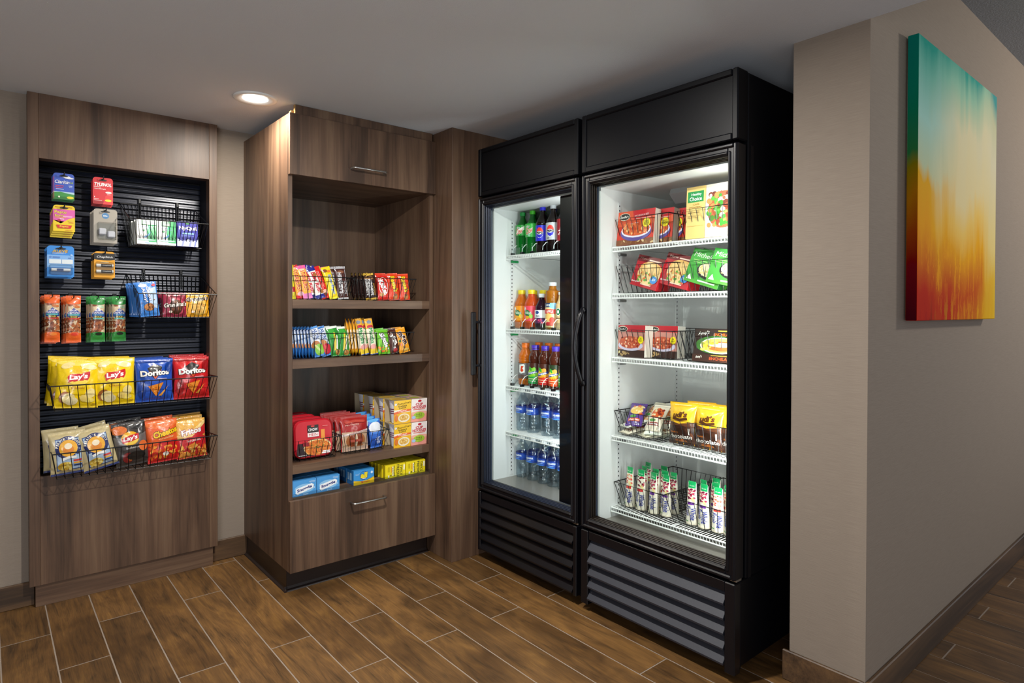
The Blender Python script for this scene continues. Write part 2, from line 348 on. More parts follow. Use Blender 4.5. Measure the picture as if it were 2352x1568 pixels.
# painting on the right wall
e = empty('canvas_painting', (2.285, RY, 1.169)); tag(e, 'tall abstract canvas, teal at top fading through cream and orange to red', 'painting')
def paintcol():
    m, nt, b = newmat('abstract_paint'); L = nt.links.new
    tc = node(nt, 'ShaderNodeTexCoord'); sp = node(nt, 'ShaderNodeSeparateXYZ'); L(tc.outputs['Object'], sp.inputs[0])
    mp = node(nt, 'ShaderNodeMapping'); mp.inputs['Scale'].default_value = (7, 7, 1.2); L(tc.outputs['Object'], mp.inputs['Vector'])
    n = node(nt, 'ShaderNodeTexNoise', Scale=1.0, Detail=6.0, Distortion=.4); L(mp.outputs[0], n.inputs['Vector'])
    # height drifts with streaky noise and across the width
    def math_(op, a, b_, c=None):
        k = node(nt, 'ShaderNodeMath', operation=op)
        for i, q in enumerate((a, b_, c)):
            if q is None: continue
            if isinstance(q, (int, float)): k.inputs[i].default_value = q
            else: L(q, k.inputs[i])
        return k.outputs[0]
    hz = math_('DIVIDE', sp.outputs['Z'], .9185)
    hz = math_('ADD', hz, math_('MULTIPLY', math_('SUBTRACT', n.outputs['Fac'], .5), .32))
    def ramp(stops):
        r = node(nt, 'ShaderNodeValToRGB'); L(hz, r.inputs[0]); e_ = r.color_ramp.elements
        e_[0].position, e_[0].color = stops[0][0], lin(stops[0][1]); e_[1].position, e_[1].color = stops[-1][0], lin(stops[-1][1])
        for p, c in stops[1:-1]: q = e_.new(p); q.color = lin(c)
        return r.outputs[0]
    left = ramp([(0, '#8a1420'), (.1, '#b8301e'), (.2, '#dc8428'), (.36, '#e6a020'), (.5, '#e0a830'), (.56, '#bcc9a8'), (.72, '#a3cfc4'), (.9, '#6fb3a4'), (1, '#2f9486')])
    mid = ramp([(0, '#d8952a'), (.12, '#cf6a2a'), (.26, '#eeaa30'), (.40, '#f0cc78'), (.5, '#e8d9a8'), (.75, '#e3dcb6'), (.9, '#9ccab0'), (1, '#3fa294')])
    right = ramp([(0, '#e0bb4a'), (.16, '#e2be52'), (.32, '#e6d28e'), (.7, '#dcd6b8'), (.88, '#c9cba8'), (1, '#4c9c9c')])
    fx = math_('DIVIDE', sp.outputs['X'], .9267)
    fx = math_('ADD', fx, math_('MULTIPLY', math_('SUBTRACT', n.outputs['Fac'], .5), .5))
    m1 = node(nt, 'ShaderNodeMix', data_type='RGBA'); mr = node(nt, 'ShaderNodeMapRange', interpolation_type='SMOOTHSTEP'); mr.inputs[1].default_value = .08; mr.inputs[2].default_value = .5; L(fx, mr.inputs[0])
    L(mr.outputs[0], m1.inputs[0]); L(left, m1.inputs[6]); L(mid, m1.inputs[7])
    m2 = node(nt, 'ShaderNodeMix', data_type='RGBA'); mr = node(nt, 'ShaderNodeMapRange', interpolation_type='SMOOTHSTEP'); mr.inputs[1].default_value = .6; mr.inputs[2].default_value = 1.; L(fx, mr.inputs[0])
    L(mr.outputs[0], m2.inputs[0]); L(m1.outputs[2], m2.inputs[6]); L(right, m2.inputs[7])
    # dry-brush red scratches low on the canvas
    mp = node(nt, 'ShaderNodeMapping'); mp.inputs['Scale'].default_value = (26, 26, 5); L(tc.outputs['Object'], mp.inputs['Vector'])
    n3 = node(nt, 'ShaderNodeTexNoise', Scale=1.0, Detail=8.0, Roughness=.75); L(mp.outputs[0], n3.inputs['Vector'])
    n4 = node(nt, 'ShaderNodeTexNoise', Scale=5.0, Detail=2.0); L(tc.outputs['Object'], n4.inputs['Vector'])
    lo = node(nt, 'ShaderNodeMapRange'); lo.inputs[1].default_value = .05; lo.inputs[2].default_value = .33; lo.inputs[3].default_value = 1; lo.inputs[4].default_value = 0; L(math_('DIVIDE', sp.outputs['Z'], .9185), lo.inputs[0])
    mk = math_('MULTIPLY', lo.outputs[0], math_('MULTIPLY', math_('GREATER_THAN', n3.outputs['Fac'], .47), math_('MULTIPLY', n4.outputs['Fac'], 1.5)))
    rx = node(nt, 'ShaderNodeMapRange'); rx.inputs[1].default_value = .55; rx.inputs[2].default_value = .85; rx.inputs[3].default_value = 1; rx.inputs[4].default_value = .12; L(fx, rx.inputs[0])
    mk = math_('MULTIPLY', mk, rx.outputs[0])
    m3 = node(nt, 'ShaderNodeMix', data_type='RGBA'); L(mk, m3.inputs[0]); L(m2.outputs[2], m3.inputs[6]); m3.inputs[7].default_value = lin('#b82a14')
    side = ramp([(0, '#3c0a14'), (.18, '#6c121a'), (.3, '#8a3a14'), (.42, '#9c6412'), (.52, '#7c6c14'), (.58, '#2c6a3c'), (.8, '#12705a'), (1, '#0c6c62')])  # left canvas edge: deeper wrapped paint, with its shade painted into the colour
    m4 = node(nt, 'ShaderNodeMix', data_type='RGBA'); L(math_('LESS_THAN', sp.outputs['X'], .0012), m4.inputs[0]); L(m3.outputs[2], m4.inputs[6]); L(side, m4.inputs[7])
    hs = node(nt, 'ShaderNodeHueSaturation'); hs.inputs['Saturation'].default_value = 1.08; hs.inputs['Value'].default_value = 1.06; L(m4.outputs[2], hs.inputs['Color']); L(hs.outputs[0], b.inputs['Base Color'])
    b.inputs['Roughness'].default_value = .8; b.inputs['Specular IOR Level'].default_value = .08
    return m
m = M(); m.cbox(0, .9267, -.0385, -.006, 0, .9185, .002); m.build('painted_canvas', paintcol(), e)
m = M(); m.box(.02, .90, -.006, 0, .02, .90); m.build('stretcher_frame', YEL, e)

# wood clad column
m = M(); m.cbox(1.692, 2.62, 2.4528, W_, 0, C, .001); tag(m.build('clad_column', WV), 'full-height walnut laminate clad column between cabinet and fridge', 'column')

# ------------------------------------------------------------------ slat display panel
G1 = 3.138
e = empty('display_panel', (0, 0, 0)); tag(e, 'full-height walnut laminate wall panel framing a black slat display', 'display panel')
def wb(name, mat, x0, x1, y0, y1, z0, z1, p, c=.0008, **k): m = M(); m.cbox(x0, x1, y0, y1, z0, z1, c); return m.build(name, mat, p, **k)
wb('side_board', WV, .1329, .1689, G1, W_, .0889, C, e); wb('side_board', WV, .8016, .8356, G1, W_, .0889, C, e)
wb('top_board', WV, .1692, .8012, G1, W_, 1.802, C, e); wb('bottom_board', WV, .1692, .8012, G1, W_, .0889, .5263, e)
wb('toe_board', WH, .153, .818, G1+.012, W_-.012, 0, .0885, e)
m = M(); D0, D1 = W_, 3.318
m.box(.1655, .169, D0, D1, .5225, 1.8055); m.box(.8016, .8055, D0, D1, .5225, 1.8055); m.box(.169, .8016, D0, D1, .5225, .5263); m.box(.169, .8016, D0, D1, 1.802, 1.8055)
m.build('niche_lining', plain('black_lining', '#15151a', .5), e)
wb('backing_board', GAP, .169, .8016, 3.312, 3.318, .5263, 1.802, e, .0005)
sp = .02445; sm = M()
sm.prism([(3.3105, 0), (3.299, 0), (3.2975, .0015), (3.2985, .008), (3.3005, .0085), (3.3005, .0098), (3.2975, .0105), (3.2985, .0185), (3.300, .0195), (3.3105, .0195)], 'x', .1695, .8012)
s0 = None; z = .5285; k = 0
while z+.02 < 1.801:
    if s0 is None: s = s0 = sm.build('slat', SLAT, e)
    else: s = s0.copy(); COL.objects.link(s); s.parent = e
    s.location = (0, 0, z); z += sp

# ------------------------------------------------------------------ open cabinet
e = empty('snack_cabinet', (0, 0, 0)); tag(e, 'tall walnut laminate open-front cabinet with top door, shelves and drawer', 'cabinet')
X0, X1, F0, Zb, Zt = .9717, 1.688, 2.6102, .0962, 2.0171
wb('side_panel', WV, X0, X0+.019, F0, W_-.001, Zb, Zt, e); wb('side_panel', WV, X1-.019, X1, F0, W_-.001, Zb, Zt, e)
wb('back_panel', WV, X0+.019, X1-.019, 3.174, 3.19, Zb, Zt, e); wb('top_panel', WH, X0+.019, X1-.019, F0, 3.174, Zt-.019, Zt, e)
wb('inner_top', WH, X0+.019, X1-.019, F0, 3.174, 1.768, 1.787, e)
for z1, t in ((1.2426, .039), (.9866, .0375), (.541, .037)): wb('shelf', WH, X0+.0192, X1-.0192, F0+.001, 3.174, z1-t, z1, e)
wb('deck', WH, X0+.019, X1-.019, F0, 3.174, .386, .405, e)
d = wb('door', WV, X0, X1+.0005, 2.5872, F0-.004, 1.763, Zt, e); h = M(); hy = 2.552
def pull(p, z):
    m = M(); m.tube([(1.243, 2.587, z), (1.243, 2.560, z), (1.245, 2.554, z), (1.252, 2.552, z), (1.395, 2.552, z), (1.402, 2.554, z), (1.404, 2.560, z), (1.404, 2.587, z)], .0042, 10); m.build('handle', NICK, p, smooth=True)
pull(d, 1.8235)
d = wb('drawer', WV, X0, X1+.0005, 2.5872, F0-.004, Zb, .3976, e); pull(d, .343)
wb('toe_kick', WTOE, X0+.008, X1-.008, 2.652, W_-.012, .001, Zb-.0005, e, .002)
m = M(); m.prism([(2.652, .0), (2.640, .0), (2.642, .004), (2.650, .010), (2.652, .02)], 'x', X0+.0, X1-.008); m.prism([(X0+.0079, 0), (X0-.004, 0), (X0-.002, .004), (X0+.006, .010), (X0+.0079, .02)], 'y', 2.64, W_-.012)
m.build('cove_base', WTOE, e)
f = wb('ceiling_filler', WV, X0+.030, X1-.008, F0-.006, F0+.012, Zt+.0003, C-.001, e)
m = M(); m.box(X0+.0285, X0+.0298, F0-.006, F0+.012, Zt+.0003, C-.001); m.box(X0+.0165, X0+.0285, F0+.006, F0+.03, Zt+.0003, Zt+.018); m.build('raw_edge', YEL, e, label='unfinished yellowish board edge at the filler end')
m = M(); m.box(X0+.0195, X1-.0195, F0-.0042, F0-.0022, .3985, .421); m.build('clear_lip', CLR, e)

# ------------------------------------------------------------------ fridges
FX = 1.8226
def fridge(ya, yb, label, wide, shelves, floorz, near):
    """ya near side, yb far side"""
    e = empty('glass_door_fridge', (FX+.35, (ya+yb)/2, 0)); tag(e, label, 'fridge')
    def P(m, name, mat, p=None, **k):
        o = m.build(name, mat, p or e, **k)
        if p is None: o.location = (-e.location.x, -e.location.y, 0)
        return o
    bx0, bx1, top, hz = 1.888, 2.555, 1.972, 1.744
    # cabinet shell: two sides, back, top, bottom
    m = M(); t = .03
    m.cbox(bx0, bx1, ya, ya+t, .33, top-.004, .003); m.cbox(bx0, bx1, yb-t, yb, .33, top-.004, .003); m.box(bx1-.03, bx1, ya+t, yb-t, .33, top-.004)
    m.box(bx0, bx1-.03, ya+t, yb-t, 1.715, top-.004); m.box(bx0, bx1-.03, ya+t, yb-t, .33, .335); P(m, 'cabinet_body', BLK)
    m = M(); m.box(bx0+.012, bx0+.03, ya-.002, ya, .33, 1.735); P(m, 'corner_trim', BLKS)
    # lower housing
    m = M(); m.cbox(1.86, bx1, ya+.002, yb-.002, .05, .328, .003); P(m, 'base_housing', BLK)
    for fx in (1.93, 2.5):
        for fy in (ya+.06, yb-.06):
            m = M(); m.lathe([(.018, 0), (.018, .008), (.009, .012), (.009, .052)], 12, cx=fx, cy=fy); P(m, 'foot', BLKS)
    # grille
    m = M(); gx = 1.835
    sw = .04 if wide else .022
    m.cbox(FX+.004, 1.862, yb-sw, yb-.002, .03 if wide else .04, .325, .003); m.cbox(FX+.004, 1.862, ya+.002, ya+sw, .03 if wide else .04, .325, .003)
    m.cbox(FX+.009, 1.862, ya+sw, yb-sw, .288, .325, .003)
    P(m, 'grille_frame', BLKS)
    lm = None
    for k in range(5):
        z = .284-.0487*k if wide else .285-.0500*k
        if lm is None:
            m = M(); m.prism([(FX+.024, 0), (FX+.021, -.004), (FX-.001, -.030), (FX+.001, -.037), (FX+.004, -.037), (FX+.030, -.006), (FX+.030, 0)], 'y', ya+sw+.001, yb-sw-.001)
            lm = P(m, 'louver', LOUV if wide else BLKS); o = lm
        else: o = lm.copy(); COL.objects.link(o); o.parent = e
        o.location.z = z
    # header
    h = M(); b_ = .022
    for (a, b2, z0, z1) in ((ya, ya+b_, hz, top), (yb-b_, yb, hz, top), (ya+b_, yb-b_, hz, hz+b_*1.1), (ya+b_, yb-b_, top-b_, top)): h.cbox(FX+.002, bx0-.002, a, b2, z0, z1, .004)
    h.cbox(FX+.009, bx0-.002, ya+b_-.004, yb-b_+.004, hz+.015, top-.015, .001)
    P(h, 'header_panel', BLK)
    # liner
    l = M(); i0, i1, it = ya+.047, yb-.047, 1.69
    l.box(bx0, 2.45, i1, yb-t, floorz, it); l.box(bx0, 2.45, ya+t, i0, floorz, it); l.box(2.45, 2.52, ya+t, yb-t, floorz, it); l.box(bx0, 2.52, ya+t, yb-t, it, 1.715)
    P(l, 'liner', LINER)
    m = M(); m.box(bx0, 2.449, i0, i1, floorz-.03, floorz); P(m, 'liner_floor', GREYF)
    # evaporator housing
    m = M(); m.prism([(2.44, it), (2.13, it), (2.12, it-.02), (2.16, it-.055), (2.25, it-.07), (2.44, it-.07)], 'y', i0+.002, i1-(.16 if wide else .03)); P(m, 'evaporator_housing', plain('grey_housing', '#b9b9bb', .5) if wide else plain('grey_housing', '#5c6660', .5))
    if wide:
        m = M()
        for k in range(14): m.tube([(2.445, i0+.04+.022*k, floorz+.1), (2.445, i0+.04+.022*k, it-.1)], .0018, 4)
        for z in (.6, .9, 1.2, 1.5): m.tube([(2.443, i0+.03, z), (2.443, i0+.34, z)], .0022, 4)
        P(m, 'back_guard', WHT)
    for px, py, dx in ((2.0, i1-.0025, 0), (2.40, i1-.0025, 0), (2.0, i0+.0005, 1)):
        m = M(); m.box(px-.008, px+.008, py, py+.002, floorz+.01, 1.645, '#dcdcdc')
        z = floorz+.03
        while z < 1.64: m.box(px-.0025, px+.0025, py-.0006 if not dx else py+.002, py if not dx else py+.0026, z, z+.006, '#222222'); z += .0185
        P(m, 'pilaster', PAINT)
    # lamp tube in the near front corner; the drinks fridge has a wide black cover before it
    if not wide: m = M(); m.cbox(1.889, 1.899, i0-.005, 1.928, floorz+.003, 1.688, .002); P(m, 'lamp_cover', BLKS)
    m = M(); m.lathe([(.008, .45), (.008, 1.64)], 12, cx=1.907 if wide else 1.925, cy=i0+(.012 if wide else .05)); P(m, 'lamp_tube', TUBE2 if wide else TUBE1)
    # door: frame with stepped inner edge, glass, handle
    d0, d1, dz0, dz1 = FX, 1.878, .335, 1.736
    m = M(); fr = .037; g0, g1 = 1.868, 1.872
    def ring(x0, x1, a, b2, z0, z1, t_, c=.003):
        m.cbox(x0, x1, b2-t_, b2, z0, z1, c); m.cbox(x0, x1, a, a+t_, z0, z1, c); m.cbox(x0, x1, a+t_-.001, b2-t_+.001, z1-t_, z1, c); m.cbox(x0, x1, a+t_-.001, b2-t_+.001, z0, z0+t_, c)
    ring(d0+.008, d1, ya+.002, yb-.002, dz0, dz1, fr); ring(d0, d0+.012, ya+.003, yb-.003, dz0+.001, dz1-.001, .013, .004); ring(d0+.003, d0+.02, ya+.026, yb-.026, dz0+.024, dz1-.024, .011, .004)
    door = P(m, 'door', BLKS)
    m = M(); q = fr+.002
    m2 = M()
    def ring2(mm, x0, x1, a, b2, z0, z1, t_):
        mm.cbox(x0, x1, b2-t_, b2, z0, z1, .002); mm.cbox(x0, x1, a, a+t_, z0, z1, .002); mm.cbox(x0, x1, a+t_, b2-t_, z1-t_, z1, .002); mm.cbox(x0, x1, a+t_, b2-t_, z0, z0+t_, .002)
    for j in range(4): ring2(m2, 1.836+.009*j, 1.842+.009*j, ya+fr-.0005, yb-fr+.0005, dz0+fr-.0005, dz1-fr+.0005, .0035+.002*j)
    o = m2.build('inner_bead', BEAD2 if wide else BEAD1, door)
    m = M(); m.box(g0, g1, ya+fr, yb-fr, dz0+fr, dz1-fr); m.build('glass', GLASS, door)
    m = M(); ring2(m, 1.878, 1.8875, ya+.018, yb-.018, dz0+.015, dz1-.015, .02); m.build('gasket', GASK, door)
    m = M()
    if wide:   # bowed grip on the far stile
        pts = []; 
        for k in range(13):
            a = k/12; pts.append((FX-.004-.034*max(0, math.sin(PI*a))**.7, yb-.018+.012*math.sin(PI*a), 1.205-.30*a))
        m.tube(pts, .010, 8); m.tube([(FX+.002, yb-.018, 1.20), (FX-.01, yb-.018, 1.20)], .012, 8); m.tube([(FX+.002, yb-.018, .91), (FX-.01, yb-.018, .91)], .012, 8)
    else:
        m.cbox(1.766, 1.792, yb-.034, yb-.022, .89, 1.19, .003); m.tube([(1.79, yb-.028, 1.142), (FX+.002, yb-.028, 1.142)], .006, 8); m.tube([(1.79, yb-.028, .935), (FX+.002, yb-.028, .935)], .006, 8)
    m.build('handle', BLKS, door, smooth=wide)
    # hinge
    m = M(); m.cbox(1.84, 1.872, ya+.005, ya+.03, .3275, .336, .001); P(m, 'hinge', NICK)
    # wire shelves
    for si, z in enumerate(shelves):
        sx = 1.957 if wide else 1.965; s = M(); w0, w1 = i0+.003, i1-.003
        for zz, r in ((z-.003, .0032), (z-.019, .0032)): s.tube([(sx, w0, zz), (sx, w1, zz)], r, 6)
        s.tube([(2.43, w0, z-.003), (2.43, w1, z-.003)], .003, 5)
        for yy in (w0+.004, (w0+w1)/2, w1-.004): s.tube([(sx, yy, z-.006), (2.43, yy, z-.006)], .0028, 5)
        sh = P(s, 'shelf', WHT)
        n = int((w1-w0)/.0125); s = M()
        for k in range(n+1):
            yy = w0+(w1-w0)*k/n; s.tube([(sx+.001, yy, z-.0155), (sx-.0015, yy, z-.005), (sx+.004, yy, z-.0012), (2.43, yy, z-.0012)], .0015, 4)
        o = s.build('shelf_wires', WHT, sh); o['kind'] = 'stuff'
        for yy, xx in ((i1-.008, 2.0), (i0+.008, 2.0)):
            s = M(); s.cbox(xx-.01, xx+.035, yy-.006, yy+.006, z-.034, z-.023, .002); s.build('shelf_clip', GREENL if not wide else STEEL, sh)
        if not wide and si < 2 + 1:
            for q, yy in enumerate([2.392-.0375-.0725*k for k in range(8)]):
                a = M(); a.tube([(2.40, yy, z+.055), (2.03, yy, z+.055), (2.004, yy, z+.048), (1.985, yy, z+.030), (1.982, yy, z+.006)], .0016, 5); dd = a.build('lane_divider', WHT, sh)
                a = M(); a.cbox(1.975, 1.995, yy-.006, yy+.006, z, z+.012, .001); a.build('clip', BLKS, dd)
                if q < 7: a = M(); a.cbox(1.975, 1.9765, yy-.066, yy-.008, z+.001, z+.034, .0004); a.build('front_stop', CLR, dd)
    return e
TUBE1 = glow('lamp_tube_cool', '#f4faff', 5); TUBE2 = glow('lamp_tube_white', '#ffffff', 9)
BEAD1 = plain('blue_grey_bead', '#2a3243', .3, metal=.3); BEAD2 = plain('bronze_bead', '#1e1812', .3, metal=.3)
fridge(1.7625, 2.4275, 'black glass-door drinks fridge holding bottles, beside the clad column', False, [1.467, 1.108, .83, .605], .375, True)
fridge(1.0621, 1.7415, 'black glass-door freezer holding boxed meals, nearest the right wall', True, [1.457, 1.268, 1.01, .69, .40], .355, True)
# ------------------------------------------------------------------ printing flat art on shaped surfaces
_tc = {}
def glyphs(s, bold=0.0):
    k = (s, bold)
    if k not in _tc:
        cu = bpy.data.curves.new('t', 'FONT'); cu.body = s; cu.offset = bold; cu.resolution_u = 2
        o = bpy.data.objects.new('t', cu); COL.objects.link(o); dg = bpy.context.evaluated_depsgraph_get()
        me = bpy.data.meshes.new_from_object(o.evaluated_get(dg)); b = bmesh.new(); b.from_mesh(me); bmesh.ops.triangulate(b, faces=b.faces[:])
        b.verts.index_update(); vs = [(v.co.x, v.co.y) for v in b.verts]; fs = [tuple(v.index for v in f.verts) for f in b.faces]; b.free()
        bpy.data.objects.remove(o); bpy.data.curves.remove(cu); bpy.data.meshes.remove(me)
        xs = [v[0] for v in vs] or [0, 1]; ys = [v[1] for v in vs] or [0, 1]; _tc[k] = (vs, fs, min(xs), max(xs), min(ys), max(ys))
    return _tc[k]
def R(x0, y0, x1, y1, c, k=0): return ('r', x0, y0, x1, y1, c, k)
def E(x, y, rx, ry, c, rot=0): return ('e', x, y, rx, ry, c, rot)
def T(s, x, y, w, h, c, rot=0, sh=0, o=None, b=.015): return ('t', s, x, y, w, h, c, rot, sh, o, b)
def G(pts, c): return ('g', pts, c)
def N(x0, y0, x1, y1, n, rx, ry, cols, seed=1): return ('n', x0, y0, x1, y1, n, rx, ry, cols, seed)
def AT(s, cx, cy, r, a0, a1, h, c): return ('a', s, cx, cy, r, a0, a1, h, c)
def draw(m, S, W, H, art, off=.0005, step=.00008, cell=.012):
    def sub(vs, fs, col, off):   # split long triangles so that they follow the surface
        b = bmesh.new(); vv = [b.verts.new((x, y, 0)) for x, y in vs]
        for f in fs:
            try: b.faces.new([vv[i] for i in f])
            except ValueError: pass
        for _ in range(5):
            le = [e for e in b.edges if e.calc_length() > cell]
            if not le: break
            bmesh.ops.subdivide_edges(b, edges=le, cuts=1); bmesh.ops.triangulate(b, faces=[f for f in b.faces if len(f.verts) > 4])
        b.verts.index_update()
        for f in b.faces: f.normal_update()
        out = []
        for f in b.faces:
            ids = [v.index for v in f.verts]; out.append(ids if f.normal.z > 0 else ids[::-1])
        m.add([S(min(W, max(0, v.co.x)), min(H, max(0, v.co.y)), off) for v in b.verts], out, col); b.free()
    def text(s, x, y, w, h, col, rot, sh, bold, off):
        if 'M' in s and bold > 0:   # a thickened M folds over itself: thicken by shifted copies
            d = h*bold*(1. if bold > .04 else .6)
            for q in ((-d, 0), (d, 0), (0, d), (0, -d)) if bold > .04 else ((-d, 0), (d, 0)): text(s, x+q[0], y+q[1], w, h, col, rot, sh, 0, off)
            return
        vs, fs, a, b_, c, d = glyphs(s, bold)
        if not fs: return
        g = glyphs(s, 0.015); cx, cy = (g[2]+g[3])/2, (g[4]+g[5])/2; sx = w/max(1e-6, g[3]-g[2]); sy = h/max(1e-6, g[5]-g[4])
        ca, sa = math.cos(rot), math.sin(rot); out = []
        for px, py in vs:
            qx = (px-cx)*sx+(py-cy)*sy*sh; qy = (py-cy)*sy; out.append((x+qx*ca-qy*sa, y+qx*sa+qy*ca))
        sub(out, fs, col, off)
    for a in art:
        off += step; k = a[0]
        if k == 'r':
            _, x0, y0, x1, y1, c, sk = a; nx = max(1, int((x1-x0)*W/cell)); ny = max(1, int((y1-y0)*H/cell)); vs = []
            for j in range(ny+1):
                for i in range(nx+1):
                    fy = j/ny; vs.append(S(min(W, max(0, (x0+(x1-x0)*i/nx+sk*fy)*W)), (y0+(y1-y0)*fy)*H, off))
            m.add(vs, [(j*(nx+1)+i, j*(nx+1)+i+1, (j+1)*(nx+1)+i+1, (j+1)*(nx+1)+i) for j in range(ny) for i in range(nx)], c)
        elif k in 'eg':
            if k == 'e':
                _, x, y, rx, ry, c, rot = a; t = math.radians(rot); n = 18 if rx*W > .006 else 10
                ol = [(rx*W*math.cos(q), ry*H*math.sin(q)) for q in [2*PI*i/n for i in range(n)]]; ol = [(p*math.cos(t)-q*math.sin(t), p*math.sin(t)+q*math.cos(t)) for p, q in ol]; X, Y = x*W, y*H
            else:
                _, pts, c = a; X = sum(p[0] for p in pts)/len(pts)*W; Y = sum(p[1] for p in pts)/len(pts)*H
                ol = []
                for i in range(len(pts)):
                    p, q = pts[i], pts[(i+1) % len(pts)]
                    for t in ((0, .25, .5, .75) if len(pts) < 8 else (0, .5)): ol.append(((p[0]+(q[0]-p[0])*t)*W-X, (p[1]+(q[1]-p[1])*t)*H-Y))
            n = len(ol); mx = max(math.hypot(*p) for p in ol); rg = max(1, int(mx/cell)+(1 if mx > .01 else 0))
            vs = [S(min(W, max(0, X)), min(H, max(0, Y)), off)]+[S(min(W, max(0, X+p*r/rg)), min(H, max(0, Y+q*r/rg)), off) for r in range(1, rg+1) for p, q in ol]
            fs = [(0, 1+i, 1+(i+1) % n) for i in range(n)]+[(1+(r-1)*n+i, 1+r*n+i, 1+r*n+(i+1) % n, 1+(r-1)*n+(i+1) % n) for r in range(1, rg) for i in range(n)]
            m.add(vs, fs, c)
        elif k == 't':
            _, s, x, y, w_, h_, c, rot, sh, o, b_ = a
            ver = abs(abs(rot)-90) < 30; ww, hh = (w_*H, h_*W) if ver else (w_*W, h_*H); rr = math.radians(rot)
            if o:
                text(s, x*W, y*H, ww, hh, o, rr, sh, b_+.05, off); off += step*2
            text(s, x*W, y*H, ww, hh, c, rr, sh, b_, off)
        elif k == 'n':
            _, x0, y0, x1, y1, n, rx, ry, cols, seed = a; rnd = random.Random(seed); els = []
            for i in range(n):
                f = rnd.uniform(.6, 1.2); els.append(E(rnd.uniform(x0, x1), rnd.uniform(y0, y1), rx*f, ry*f, rnd.choice(cols), rnd.uniform(0, 180)))
            draw(m, S, W, H, els, off, .000008, cell); off += .000016*n
        elif k == 'a':
            _, s, cx, cy, r, a0, a1, h_, c = a
            for i, ch in enumerate(s):
                if ch == ' ': continue
                q = math.radians(a0+(a1-a0)*i/max(1, len(s)-1))
                if ch == "'": text(ch, cx*W+(r+h_*.35)*W*math.cos(q), cy*H+(r+h_*.35)*W*math.sin(q), h_*W*.16, h_*W*.35, c, q-PI/2, 0, .03, off); continue
                text(ch, cx*W+r*W*math.cos(q), cy*H+r*W*math.sin(q), h_*W*(.35 if ch in "I'" else .75), h_*W, c, q-PI/2, 0, .03, off)
        off += step
def wr(a, b, sd, amp):
    return amp*noise.noise((a*26+sd*7.1, b*20, sd))+.15*amp*noise.noise((a*60, b*46+sd*3.3, sd+5))
def pillow(name, W, H, D, bg, art, mat, sd=0, seal=.05, waist=.06, crin=.0035, n=None, back=None, fill=.55, low=0):
    """filled bag: flat crimped seals top and bottom, belly between, soft folds"""
    def th(u, v):
        e = (v-seal)/(1-2*seal)
        if e <= 0 or e >= 1: return .0012
        g = max(0, 4*u*(1-u))**fill*max(0, math.sin(PI*e))**.5
        return .0012+D/2*g
    def sh(a, b, off, sgn):
        u, v = a/W, b/H; t = th(u, v); k = min(1, t/(D/2)*1.6); q = math.sin(PI*v)
        f = wr(a, b, sd+(9 if sgn > 0 else 0), crin)*k+(.0009*math.sin(a*900) if (v < seal or v > 1-seal) else 0)
        # folds running in from the corners
        for cx, cy in ((0, 1), (1, 1), (0, 0), (1, 0)):
            dx, dy = u-cx, v-cy; r = math.hypot(dx, dy); an = math.atan2(dy, dx); f += crin*.5*math.exp(-r*4.5)*math.sin(an*9+sd*2)*k*min(1, r*6)
        return ((u-.5)*W*(1-waist*q)+.004*math.sin(sd+v*5)*0, sgn*(max(t+f, .0008)+off), v*H)
    m = M(); nx = n or max(8, int(W/.004)); ny = max(10, int(H/.004))
    m.grid(lambda a, b, o: sh(a, b, o, -1), W, H, nx, ny, bg); m.grid(lambda a, b, o: sh(a, b, o, 1), W, H, nx, ny, back or bg, back=True)
    draw(m, lambda a, b, o: sh(a, b, o, -1), W, H, art, .0006, .00015 if W > .09 else .0001, .0048)
    return m.build(name, mat, smooth=True)
def carton(name, W, H, D, bg, art, side=None, top=None, sideart=(), topart=(), mat=None, back=None, tilt=0):
    """folded carton standing on its bottom; origin at the middle of its foot"""
    m = M(); x, y = W/2, D/2; c = .0008
    b = M().cbox(-x, x, -y, y, 0, H, c); b.c = []; 
    for f in b.f:
        q = [b.v[i] for i in f]; n_ = Vector((Vector(q[1])-Vector(q[0])).cross(Vector(q[2])-Vector(q[1]))).normalized()
        cc = bg if abs(n_.y) > .8 and n_.y < 0 else (back or side or bg) if n_.y > .8 else (top or bg) if abs(n_.z) > .8 else (side or bg)
        b.c.append(lin(cc))
    m.v, m.f, m.c, m.any = b.v, b.f, b.c, True
    draw(m, lambda a, b_, o: (a-x, -y-o, b_), W, H, art, cell=.2)
    for sgn in (-1, 1):
        if sideart: draw(m, (lambda a, b_, o: (-x-o, y-a, b_)) if sgn < 0 else (lambda a, b_, o: (x+o, a-y, b_)), D, H, sideart, cell=.2)
    if topart: draw(m, lambda a, b_, o: (a-x, b_-y, H+o), W, D, topart, cell=.2)
    return m.build(name, mat or CARD)
def hangcard(W, H, bg, art, D=.004, hole=True, top=None):
    m = M(); r = .012; n = 5; pts = [(-W/2, 0), (W/2, 0)]
    for cx, a0 in ((W/2-r, 0), (-W/2+r, 90)): pts += [(cx+r*math.cos(math.radians(a0+90*i/n)), H-r+r*math.sin(math.radians(a0+90*i/n))) for i in range(n+1)]
    m.prism([(p[0], p[1]) for p in pts], 'y', -D, 0, bg)
    S = lambda a, b, o: (a-W/2, -D-o, b)
    el = list(art)
    if hole: el += [E(.5, 1-.010/H*1.15, .2, .0035/H, '#101010'), E(.5, 1-.0075/H, .07, .0035/H, '#101010')]
    draw(m, S, W, H, el, cell=.3)
    return m
